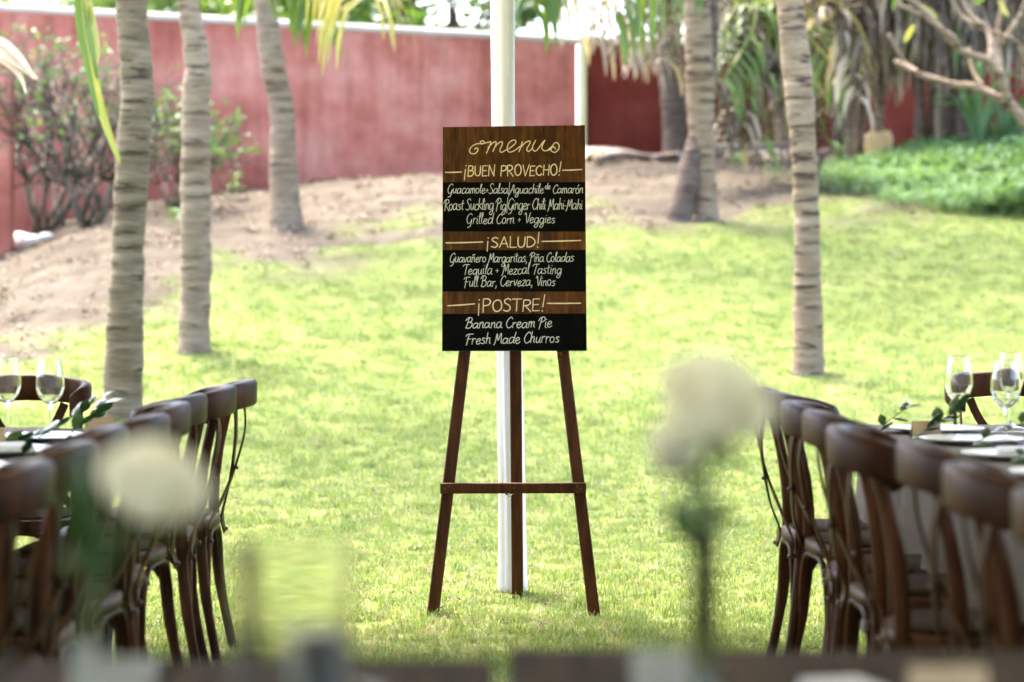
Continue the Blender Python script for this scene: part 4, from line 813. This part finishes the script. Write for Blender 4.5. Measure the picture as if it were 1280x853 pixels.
# ---------------------------------------------------------------- cross-back chairs
def chair_proto(label, group):
    c = empty('cross_back_chair', (0, 0, 0), label, 'chair', group); w = M['chair']
    s = MB(); n_ = 28; ring = []
    for k in range(n_):
        a = 2 * math.pi * k / n_; ca, sa = math.cos(a), math.sin(a); e = .62
        ring.append((.215 * math.copysign(abs(ca) ** e, ca) * (1 + .06 * sa), .205 * math.copysign(abs(sa) ** e, sa)))
    def slab(mb, z0, z1, k0, k1, ins=.0):
        vs = []
        for z, kk in ((z0, k0), (z0 + .006, k1), (z1 - .006, k1), (z1, k0)): vs += [(x * kk, y * kk, z) for x, y in ring]
        mb.add(vs, [(j * n_ + i, j * n_ + (i + 1) % n_, (j + 1) * n_ + (i + 1) % n_, (j + 1) * n_ + i) for j in range(3) for i in range(n_)] + [tuple(range(n_))[::-1], tuple(range(3 * n_, 4 * n_))])
    slab(s, .42, .458, .97, 1.0); s.build('seat_frame', w, c); s = MB(); slab(s, .4585, .47, .84, .87); s.build('seat', M['seat'], c)
    for sx in (-1, 1):
        l = MB(); l.tube(smooth_pts([(sx * .175, .155, .43), (sx * .185, .17, .2), (sx * .2, .185, 0)], 4), [.019, .019, .018, .018, .017, .016, .015, .015, .014], 10); l.build('leg', w, c)
        l = MB(); l.tube(smooth_pts([(sx * .2, -.228, 0), (sx * .183, -.188, .22), (sx * .172, -.17, .44), (sx * .174, -.18, .62), (sx * .178, -.226, .835)], 4), [.015] * 4 + [.018] * 9 + [.016] * 4, 10); l.build('rear_post', w, c)
        # steam-bent brace: arch from rear leg to front leg under the seat
        l = MB(); l.tube(smooth_pts([(sx * .182, -.185, .2), (sx * .176, -.175, .33), (sx * .17, -.12, .405), (sx * .168, -.03, .417), (sx * .168, .06, .405), (sx * .176, .14, .33), (sx * .182, .155, .2)], 4), .0095, 8); l.build('side_brace', w, c)
    for y, xx in ((-.192, .165), (.165, .165)):
        l = MB(); l.tube(smooth_pts([(-xx - .012, y, .2), (-xx + .008, y, .33), (-xx + .06, y, .405), (0, y, .417), (xx - .06, y, .405), (xx - .008, y, .33), (xx + .012, y, .2)], 4), .0095, 8); l.build('cross_brace', w, c)
    # broad curved top rail with forward-curling ends
    plan = smooth_pts([(x_ * .93, y_, z_) for x_, y_, z_ in [(-.168, -.19, 0), (-.196, -.182, 0), (-.216, -.205, 0), (-.205, -.243, 0), (-.12, -.293, 0), (0, -.312, 0), (.12, -.293, 0), (.205, -.243, 0), (.216, -.205, 0), (.196, -.182, 0), (.168, -.19, 0)]], 5)
    r = MB(); m_ = len(plan); prof = [(-.011, .0), (.0, -.003), (.011, .0), (.015, .012), (.017, .085), (.013, .1), (0, .106), (-.012, .1), (-.016, .085), (-.014, .012)]; vs = []
    for i, p_ in enumerate(plan):
        d = (plan[min(i + 1, m_ - 1)] - plan[max(i - 1, 0)]).normalized(); nn_ = Vector((-d.y, d.x, 0)); t = abs(i / (m_ - 1) - .5) * 2; lift = .052 * (1 - t ** 1.4)
        for a_, z_ in prof: vs.append(p_ + nn_ * a_ * (1.15 if 0 < i < m_ - 1 else .8) + Vector((0, 0, -.012 + .772 + z_ * .78 * (1 - .25 * max(0, t - .8) * 5 * .5) + lift)))
    k = len(prof); r.add(vs, [(i * k + j, i * k + (j + 1) % k, (i + 1) * k + (j + 1) % k, (i + 1) * k + j) for i in range(m_ - 1) for j in range(k)] + [tuple(range(k))[::-1], tuple(range((m_ - 1) * k, m_ * k))]); r.build('top_rail', w, c)
    for sx, off in ((-1, 0), (1, .009)):     # the crossed slats, bowed to the back
        l = MB(); pts_ = smooth_pts([(sx * .125, -.276, .80), (sx * .085, -.272 - off, .72), (0, -.25 - off, .61), (-sx * .1, -.222 - off, .52), (-sx * .175, -.196, .44), (-sx * .196, -.203, .385)], 5)
        m_ = len(pts_); vs = []
        for i, p_ in enumerate(pts_):
            d = (pts_[min(i + 1, m_ - 1)] - pts_[max(i - 1, 0)]).normalized(); nb = Vector((-d.x * .35, -1, .0)); nb = (nb - d * nb.dot(d)).normalized(); u_ = d.cross(nb)
            vs += [p_ + u_ * a_ + nb * b_ for a_, b_ in ((-.014, -.003), (.014, -.003), (.014, .003), (-.014, .003))]
        l.add(vs, [(i * 4 + j, i * 4 + (j + 1) % 4, i * 4 + 4 + (j + 1) % 4, i * 4 + 4 + j) for i in range(m_ - 1) for j in range(4)] + [(3, 2, 1, 0), tuple(range((m_ - 1) * 4, m_ * 4))]); l.build('cross_slat', w, c, smooth=False)
        l = MB(); l.lathe([(.007, 0), (.007, .004), (.003, .007)], 10); o = l.build('rivet', M['brass'], c, loc=(-sx * .194, -.207, .395), rot=(R(90), 0, 0))
    l = MB(); l.lathe([(.006, 0), (.006, .005), (.003, .008)], 10); l.build('rivet', M['brass'], c, loc=(0, -.263, .61), rot=(R(90), 0, 0))
    return c
GL, GR = 'cross-back chairs along the left table', 'cross-back chairs along the right table'
ord_ = ['first', 'second', 'third', 'fourth', 'fifth', 'sixth', 'seventh', 'eighth', 'ninth']
proto = chair_proto('dark wood cross-back chair farthest along the left table, standing out towards the lawn', GL)
# a chair's local back is -Y; left row faces -X (rz = +90 deg), right row faces +X (rz = -90 deg)
left = [(-.85, 7.72, 0, 0), (-.865, 7.27, .09, 0), (-.89, 6.76, -.09, 0), (-.87, 6.26, .1, 0), (-.85, 5.74, -.07, 0), (-.87, 5.24, .02, 0), (-.85, 4.74, -.03, 0), (-.84, 4.22, .05, 0), (-.86, 3.7, 0, 0)]
right = [(.73, 7.3, .0), (.765, 6.95, .1), (.74, 6.33, -.1), (.745, 5.9, .03), (.72, 5.25, -.12), (.79, 4.72, .04), (.785, 4.18, 0), (.8, 3.66, 0)]
for i, (x, y, j, _) in enumerate(left):
    loc = (x - .295, y, 0)
    if i == 0: proto.location = loc; proto.rotation_euler.z = R(90) + j
    else: copy_tree(proto, 'dark wood cross-back chair, ' + ord_[i] + ' from the far end of the left row', loc, R(90) + j, GL)
for i, (x, y, j) in enumerate(right):
    copy_tree(proto, 'dark wood cross-back chair, ' + ord_[i] + ' from the far end of the right row', (x + .295, y, 0), R(-90) + j, GR)
for lab, x, y, rz in (('brown cross-back chair at the far head of the left table, behind the wine glasses', -1.59, 7.72, R(180) + .06), ('brown cross-back chair at the far head of the right table, behind the wine glasses', 1.69, 8.05, R(180) - .05)):
    c = copy_tree(proto, lab, (x, y, 0), rz); del c['group']

# ---------------------------------------------------------------- dining tables with their settings
def long_table(name, x0, x1, y0, y1, z, label, nplank, mt='tabletop', legs=True):
    c = empty(name, ((x0 + x1) / 2, (y0 + y1) / 2, 0), label, 'table'); W_, L_ = x1 - x0, y1 - y0
    wide = L_ >= W_
    for i in range(nplank):
        mb = MB(); st = (W_ if wide else L_) / nplank; o_ = -(W_ if wide else L_) / 2 + st * (i + .5); dz = random.uniform(-.001, .001)
        if wide: mb.bar((o_, -L_ / 2, z - .017 + dz), (o_, L_ / 2, z - .017 + dz), st - .004, .034, (1, 0, 0), .003)
        else: mb.bar((-W_ / 2, o_, z - .017 + dz), (W_ / 2, o_, z - .017 + dz), st - .004, .034, (0, 1, 0), .003)
        mb.build('plank', M[mt], c, smooth=False)
    mb = MB()
    for sx in (-1, 1): mb.bar((sx * (W_ / 2 - .1), -L_ / 2 + .1, z - .085), (sx * (W_ / 2 - .1), L_ / 2 - .1, z - .085), .09, .025, (0, 0, 1))
    for sy in (-1, 1): mb.bar((-W_ / 2 + .115, sy * (L_ / 2 - .1), z - .087), (W_ / 2 - .115, sy * (L_ / 2 - .1), z - .087), .085, .025, (0, 0, 1))
    mb.build('apron', M[mt], c, smooth=False)
    for sx in (-1, 1):
        for sy in (-1, 1): mb = MB(); mb.bar((sx * (W_ / 2 - .12), sy * (L_ / 2 - .12), 0), (sx * (W_ / 2 - .12), sy * (L_ / 2 - .12), z - .036), .08, .08, (1, 0, 0), .006); mb.build('leg', M[mt], c, smooth=False)
    return c
TZ = .745
long_table('dining_table', -2.05, -1.16, 3.3, 7.55, TZ, 'long dark wooden dining table set for dinner on the left', 6)
long_table('dining_table', 1.12, 2.06, 3.3, 7.62, TZ, 'long dining table covered in grey linen on the right', 6)
long_table('serving_table', -1.55, -.022, 1.2, 2.94, TZ, 'blurred dark wooden table in the left foreground', 8)
long_table('serving_table', .006, 1.75, 1.2, 3.03, TZ, 'blurred dark wooden table in the right foreground', 8).rotation_euler.z = .012
# linen cloth on the right table, hanging in folds
mb = MB(); x0, x1, y0, y1 = 1.10, 2.08, 3.28, 7.64; per = []
def edge_pts(a, b_, n_): return [(a[0] + (b_[0] - a[0]) * i / n_, a[1] + (b_[1] - a[1]) * i / n_) for i in range(n_)]
per = edge_pts((x0, y0), (x1, y0), 24) + edge_pts((x1, y0), (x1, y1), 90) + edge_pts((x1, y1), (x0, y1), 24) + edge_pts((x0, y1), (x0, y0), 90); cx, cy = (x0 + x1) / 2, (y0 + y1) / 2; N_ = len(per); vs = []
for j in range(9):
    t = j / 8; z = TZ + .006 - .62 * t
    for k, (x, y) in enumerate(per):
        f = (.03 * math.sin(k * .72) + .018 * math.sin(k * 1.31 + 1)) * min(1, t * 2); dx = (1 if x >= x1 - 1e-6 else -1 if x <= x0 + 1e-6 else 0); dy = (1 if y >= y1 - 1e-6 else -1 if y <= y0 + 1e-6 else 0)
        vs.append((x + dx * (f + .01), y + dy * (f + .01), z))
mb.add(vs, [(j * N_ + k, (j + 1) * N_ + k, (j + 1) * N_ + (k + 1) % N_, j * N_ + (k + 1) % N_) for j in range(8) for k in range(N_)]); mb.add([(x0 - .01, y0 - .01, TZ + .006), (x1 + .01, y0 - .01, TZ + .006), (x1 + .01, y1 + .01, TZ + .006), (x0 - .01, y1 + .01, TZ + .006)], [(0, 1, 2, 3)])
tag(mb.build('tablecloth', M['tcloth'], origin=(cx, cy, TZ), loc=(cx, cy, TZ)), 'grey linen tablecloth hanging in folds from the right table', 'tablecloth')
mb = MB(); mb.box((-1.62, 5.45, TZ + .004), (.42, 4.15, .003)); tag(mb.build('table_runner', M['tcloth'], smooth=False, origin=(-1.62, 5.45, TZ), loc=(-1.62, 5.45, TZ)), 'grey linen runner down the middle of the left table', 'table runner')
ZR = TZ + .0062
# meshes shared by the settings
glass_prof = [(.0005, 0), (.034, 0), (.035, .002), (.02, .006), (.006, .011), (.0042, .02), (.004, .075), (.006, .088), (.02, .096), (.034, .112), (.0415, .135), (.0405, .165), (.035, .2), (.0335, .213), (.0325, .2135), (.034, .2), (.0393, .165), (.0402, .135), (.033, .114), (.019, .099), (.004, .0925), (.0004, .0922)]
glass_prof = [(r_, z_ * 1.09) for r_, z_ in glass_prof]; gm = MB(); gm.lathe(glass_prof, 32, cap=False, hard=.0003); GM = gm.mesh('bowl', M['glass'])
gb = MB(); gb.lathe(glass_prof[8:] , 28, cap=False)
def wine_glass(x, y, z, label):
    o = link('wine_glass', GM, loc=(x, y, z)); return tag(o, label, 'wine glass', 'stemmed wine glasses on the dining tables')
for (px, dist, lab, z) in ((63, 7.12, 'right hand wine glass of the pair on the left table', TZ), (9, 7.2, 'wine glass cut by the left edge of the photo', TZ), (1198, 7.13, 'wine glass nearest the aisle on the right table', ZR), (1257, 6.78, 'largest looking wine glass at the right edge of the photo', ZR), (1263, 7.5, 'wine glass seen behind and through the nearer one at the right edge', ZR)):
    q_ = P(px, 500, dist); wine_glass(q_.x, dist, z + (.0002 if z == ZR else 0), lab)
pm = MB(); pm.lathe([(.001, .0), (.085, 0), (.11, .008), (.145, .014), (.147, .017), (.11, .0125), (.083, .006), (.001, .005)], 36); PM = pm.mesh('plate', M['plate'])
bm_ = MB(); bm_.lathe([(.001, 0), (.04, 0), (.065, .02), (.075, .045), (.072, .046), (.06, .022), (.038, .006), (.001, .005)], 30); BM = bm_.mesh('bowl', M['dark_bowl'])
for i, (x, y, z, lab) in enumerate([(-1.34, 7.0, TZ, 'white plate at the far left table corner'), (-1.34, 6.45, TZ, 'white plate second along the left table'), (-1.34, 5.85, TZ, 'white plate third along the left table'), (-1.34, 5.25, TZ, 'white plate halfway along the left table'), (-1.34, 4.65, TZ, 'white plate near the blurred rose on the left table'), (-1.36, 4.1, TZ, 'nearest white plate on the left table'),
        (1.27, 7.25, ZR, 'white plate at the far corner of the right table'), (1.29, 6.78, ZR, 'white plate under the aisle side wine glass'), (1.3, 6.2, ZR, 'white plate third along the right table'), (1.3, 5.6, ZR, 'white plate fourth along the right table'), (1.3, 5.0, ZR, 'nearest white plate on the right table'), (1.8, 7.3, ZR, 'white plate under the black bowl on the right table'), (-1.88, 6.6, TZ, 'white plate across the left table')]):
    tag(link('plate', PM, loc=(x, y, z)), lab, 'plate', 'white plates laid on the dining tables')
tag(link('bowl', BM, loc=(1.8, 7.3, ZR + .0065)), 'small black bowl on a plate at the right edge', 'bowl')
def napkin(x, y, z, rz, lab, mt='cloth', s=1.0):
    mb = MB(); 
    for k in range(3): mb.box((0, 0, .004 + k * .0065), (.11 * s - k * .004, .2 * s - k * .006, .006), Matrix.Rotation(.03 * k, 3, 'Z'))
    tag(mb.build('napkin', M[mt], loc=(x, y, z), rot=(0, 0, rz), smooth=False), lab, 'napkin')
for (x, y, z, rz, lab) in ((-1.34, 6.45, TZ + .006, .3, 'folded white napkin on the second left plate'), (-1.34, 5.25, TZ + .006, .1, 'folded white napkin on the halfway left plate'), (1.3, 6.2, ZR + .006, -.2, 'folded white napkin on the third right plate'), (1.3, 5.0, ZR + .006, .2, 'folded white napkin on the nearest right plate')): napkin(x, y, z, rz, lab)
def card(x, y, z, rz, lab):
    mb = MB(); w_, h_, t_ = .085, .05, .02
    for s in (-1, 1): mb.add([(-w_ / 2, s * t_, 0), (w_ / 2, s * t_, 0), (w_ / 2, 0, h_), (-w_ / 2, 0, h_), (-w_ / 2, s * t_ - s * .0015, 0), (w_ / 2, s * t_ - s * .0015, 0), (w_ / 2, -s * .0002, h_ - .0015), (-w_ / 2, -s * .0002, h_ - .0015)], [(0, 1, 2, 3), (7, 6, 5, 4), (0, 3, 7, 4), (1, 5, 6, 2)])
    tag(mb.build('place_card', M['card'], loc=(x, y, z), rot=(0, 0, rz), smooth=False), lab, 'place card')
card(-1.46, 6.75, TZ + .0, .15, 'tan folded place card below the left wine glasses'); card(-1.25, 7.32, TZ, -.1, 'tan folded place card near the left table corner'); card(1.2, 7.0, ZR, .1, 'tan folded place card between leaf sprigs on the right table'); card(-1.52, 6.1, TZ + .0055, .2, 'tan folded place card at the left photo edge')
def flatware(x, y, z, rz, kind, lab):
    mb = MB()
    if kind == 'knife': mb.tube([(0, -.1, .005), (0, 0, .005), (0, .02, .005)], [.006, .005, .004], 8, flat=((0, 0, 1), .5)); mb.tube([(0, .02, .004), (0, .07, .004), (.003, .115, .004)], [.007, .009, .003], 8, flat=((0, 0, 1), .18))
    else:
        mb.tube([(0, -.1, .005), (0, 0, .004), (0, .05, .005)], [.006, .0035, .005], 8, flat=((0, 0, 1), .4))
        for k in (-1.5, -.5, .5, 1.5): mb.tube([(k * .003, .05, .005), (k * .0045, .07, .008), (k * .0045, .1, .006)], .0014, 5)
    tag(mb.build(kind, M['steel'], loc=(x, y, z), rot=(0, 0, rz)), lab, kind)
flatware(1.49, 7.2, ZR, 1.2, 'knife', 'steel knife lying behind the wine glasses on the right table'); flatware(1.6, 7.35, ZR, 1.0, 'fork', 'steel fork lying towards the black bowl'); flatware(-1.17, 6.8, TZ, .05, 'knife', 'steel knife beside the far left plate'); flatware(1.5, 6.6, ZR, 1.4, 'fork', 'steel fork by the second right plate')
# leaf sprigs
lmb = MB(); lmb.strip([(0, 0, 0), (0, .014, .003), (0, .032, .004), (0, .05, 0), (0, .062, -.004)], [.003, .024, .034, .024, .002], (1, 0, 0)); LEAFM = lmb.mesh('leaf', M['sprig'])
def sprig(x, y, z, n, L_, seed, label, rz=0, stand=.35, lsc=1.0):
    rnd = random.Random(seed); root = empty('leaf_sprig', (x, y, z + .004), label, 'leaf sprig', 'leaf sprigs strewn down the tables', rz); pts_ = smooth_pts([(0, 0, 0), (L_ * .35, .01, L_ * stand * .25), (L_ * .7, -.015, L_ * stand * .55), (L_, 0, L_ * stand * .8)], 3); m_ = len(pts_)
    mb = MB(); mb.tube(pts_, [.0022 - .0012 * i / m_ for i in range(m_)], 6); mb.build('stem', M['stem'], root)
    for i in range(n):
        t = (i + .6) / n; p_ = pts_[min(m_ - 1, int(t * m_))]; s = 1 if i % 2 else -1
        link('leaf', LEAFM, root, loc=p_, rot=(rnd.uniform(-.1, .9), rnd.uniform(-.5, .5), -R(90) + s * rnd.uniform(.5, 1.3)), scale=lsc * rnd.uniform(.75, 1.1))
for i, (px, dist, n_, L_, rz, st, sc_, lab, z) in enumerate([(40, 6.9, 7, .2, .1, .8, 1.1, 'dark leaf sprig lying below the left wine glasses', TZ), (84, 7.1, 7, .12, .6, 1.0, 1.25, 'upright leafy sprig beside the chair rail at the head of the left table', TZ), (-6, 6.6, 6, .14, .3, .4, 1.1, 'leaf sprig at the left photo edge', TZ), (30, 6.2, 8, .2, -.1, .2, 1, 'flat leaf sprig across the middle left plates', TZ), (60, 5.7, 8, .2, .1, .2, 1, 'flat leaf sprig on the nearer left plates', TZ),
        (1100, 7.25, 6, .1, .5, 1.1, 1.0, 'small sprig with two round leaves at the far right table corner', ZR), (1140, 6.98, 13, .13, .1, .75, 1.15, 'dense dark sprig on the right table between chairs and glass', ZR), (1215, 6.5, 7, .17, .2, .5, 1, 'leaf sprig on the plate before the tall right glass', ZR), (1262, 6.05, 8, .16, .3, .6, 1.2, 'leaf sprig at the right photo edge', ZR)]):
    q_ = P(px, 500, dist); sprig(q_.x, dist, z + (.014 if i in (3, 4, 7) else 0), n_, L_, 90 + i, lab, rz, st, sc_)

# ---------------------------------------------------------------- foreground flowers and glassware
def bloom(root, c, r, seed, tiltv):
    rnd = random.Random(seed); rot = Vector((0, 0, 1)).rotation_difference(Vector(tiltv).normalized()).to_matrix()
    for layer, (n_, rad, open_, hgt) in enumerate(((3, .3, .1, .8), (4, .5, .3, .85), (5, .75, .6, .8), (6, .84, .8, .72))):
        for k in range(n_):
            a = 2 * math.pi * (k + .37 * layer) / n_ + rnd.uniform(-.15, .15); mb = MB(); nu, nv = 5, 5; vs = []
            for j in range(nv):
                t = j / (nv - 1); rr_ = r * rad * (math.sin(t * math.pi * .55) * (.55 + .6 * open_) + .12); zz = 1.55 * r * hgt * (t * 1.25 - open_ * t ** 3 * .55) - r * .45
                for i in range(nu):
                    s = (i / (nu - 1) - .5) * 2; aa = a + s * (1.25 if n_ < 5 else .85) * math.sin(min(1, t + .25) * 1.9) * .95
                    vs.append(Vector(c) + rot @ Vector((rr_ * math.cos(aa), rr_ * math.sin(aa), zz - abs(s) ** 2 * r * .12 * t + rnd.uniform(-.01, .01) * r)))
            mb.add(vs, [(j * nu + i, j * nu + i + 1, (j + 1) * nu + i + 1, (j + 1) * nu + i) for j in range(nv - 1) for i in range(nu - 1)]); mb.build('petal', M['rose'], root)
def rose(base, pts_, r, seed, label, tiltv, leaves, blooms=None):
    root = empty('rose', base, label, 'rose'); o = Vector(base); loc_ = [Vector(p_) - o for p_ in pts_]
    mb = MB(); cs = smooth_pts(loc_, 5); mb.tube(cs, [.004] * len(cs), 7); mb.build('stem', M['stem'], root)
    bloom(root, loc_[-1], r, seed, tiltv)
    mb = MB()
    for k in range(5): a = k * 1.257; mb.strip([loc_[-1] + Vector((0, 0, -.5 * r)), loc_[-1] + Vector((.6 * r * math.cos(a), .6 * r * math.sin(a), -.6 * r)), loc_[-1] + Vector((1.1 * r * math.cos(a), 1.1 * r * math.sin(a), -.75 * r))], [.006, .012, .001], (-math.sin(a), math.cos(a), 0))
    mb.build('sepals', M['stem'], root)
    for (p_, q_, w_) in leaves:
        lb = MB(); a, c = Vector(p_) - o, Vector(q_) - o; lb.strip(smooth_pts([a, a.lerp(c, .35) + Vector((0, 0, .006)), a.lerp(c, .7) + Vector((0, 0, .004)), c], 3), [.004, .02, .034, .04, .042, .04, .034, .022, .012, .002], Vector((.4, 1, .5))); lb.build('leaf', M['sprig'], root)
    return root
def bottle(x, y, label, prof, mt='vglass'):
    mb = MB(); inner = [(max(.001, r_ - .003), z + (.004 if i == 0 else 0)) for i, (r_, z) in enumerate(prof)][::-1]; mb.lathe(prof + inner, 28, cap=False)
    mb.add([(0, 0, 0)], []); n_ = 28; mb.f.append(tuple(range(n_))[::-1]); mb.f.append(tuple(range((2 * len(prof) - 1) * n_, 2 * len(prof) * n_)))
    o = mb.build('bottle_vase', M[mt], loc=(x, y, TZ)); return tag(o, label, 'vase')
B1 = P(108, 800, 2.0); B2 = P(880, 800, 2.12)
pb = [(.03, 0), (.036, .006), (.037, .06), (.034, .085), (.018, .105), (.0115, .12), (.0115, .175), (.0135, .18)]
bottle(B1.x, 2.0, 'small glass bottle vase holding the left rose', [(r_ * 1.05, z * .9) for r_, z in pb], 'fglass'); bottle(B2.x, 2.12, 'narrow necked glass bottle vase holding the right rose', [(.034, 0), (.04, .006), (.041, .05), (.037, .072), (.016, .088), (.0125, .1), (.0112, .24), (.0125, .244)])
rose((B1.x, 2.0, TZ + .01), [Vector((B1.x, 2.0, TZ + .01)), Vector((B1.x, 2.0, TZ + .15)), P(125, 720, 2.0), P(150, 670, 2.0), P(186, 625, 2.0)], .05, 5, 'blurred cream white rose in front of the left chairs', (.35, -.5, .8),
     [(P(128, 730, 2.0), P(95, 560, 2.02), 1), (P(130, 720, 2.0), P(112, 600, 1.98), 1), (P(140, 700, 2.0), P(70, 700, 2.0), 1)])
rr2 = rose((B2.x, 2.12, TZ + .01), [Vector((B2.x, 2.12, TZ + .01)), Vector((B2.x, 2.12, TZ + .22)), P(880, 690, 2.12), P(884, 600, 2.12), P(886, 520, 2.12)], .056, 11, 'blurred cream rose with a drooping outer petal, right of the easel', (.25, -.6, .75),
     [(P(884, 590, 2.12), P(925, 575, 2.12), 1), (P(884, 600, 2.12), P(850, 590, 2.14), 1), (P(880, 690, 2.12), P(835, 620, 2.12), 1), (P(880, 690, 2.12), P(930, 640, 2.14), 1)])
rose((B2.x - .004, 2.14, TZ + .012), [Vector((B2.x - .004, 2.14, TZ + .012)), Vector((B2.x - .004, 2.14, TZ + .22)), P(875, 690, 2.14), P(864, 630, 2.14), P(858, 560, 2.16)], .034, 12, 'smaller blurred rose bud tucked under the big cream rose', (-.7, -.4, .3), [(P(870, 640, 2.14), P(893, 660, 2.14), 1)])
# hurricane glass with candle
gx_ = P(366, 760, 1.9).x; h_ = CAMZ - (680 - 350) * 1.9 / FPX - TZ
mb = MB(); rg = .0475; mb.lathe([(.001, 0), (rg * .96, 0), (rg, .004), (rg, h_), (rg - .0022, h_), (rg - .0022, .008), (.001, .008)], 40, cap=False, hard=.0006)
tag(mb.build('hurricane_glass', M['glass'], loc=(gx_, 1.9, TZ)), 'large blurred clear cylinder glass in the left foreground', 'glass')
mb = MB(); mb.lathe([(.001, 0), (.02, 0), (.021, .01), (.021, .175), (.018, .18), (.001, .178)], 28); cd = empty('candle', (gx_ + .019, 1.9, TZ + .0085), 'slim white pillar candle inside the large cylinder glass', 'candle'); mb.build('wax', M['plate'], cd); mb = MB(); mb.tube([(0, 0, .176), (.001, 0, .19)], .0012, 6); mb.build('wick', M['black'], cd)
def tumbler(px, dist, r, h, lab):
    q_ = P(px, 800, dist); mb = MB(); mb.lathe([(.001, 0), (r * .85, 0), (r * .88, .003), (r, h), (r - .002, h), (r * .83, .009), (.001, .009)], 28, cap=False, hard=.0005); tag(mb.build('tumbler', M['fglass'], loc=(q_.x, dist, TZ)), lab, 'glass')
tumbler(430, 2.15, .035, .1, 'low clear tumbler beside the cylinder glass'); tumbler(835, 2.35, .036, .1, 'low clear tumbler left of the right rose vase'); tumbler(150, 2.3, .034, .1, 'low clear tumbler beside the left rose vase')
napkin(P(1065, 840, 2.62).x, 2.62, TZ + .001, .2, 'blurred folded white napkin on the right foreground table', s=.7); card(P(1180, 840, 2.6).x, 2.58, TZ + .001, .1, 'blurred tan card on the right foreground table')
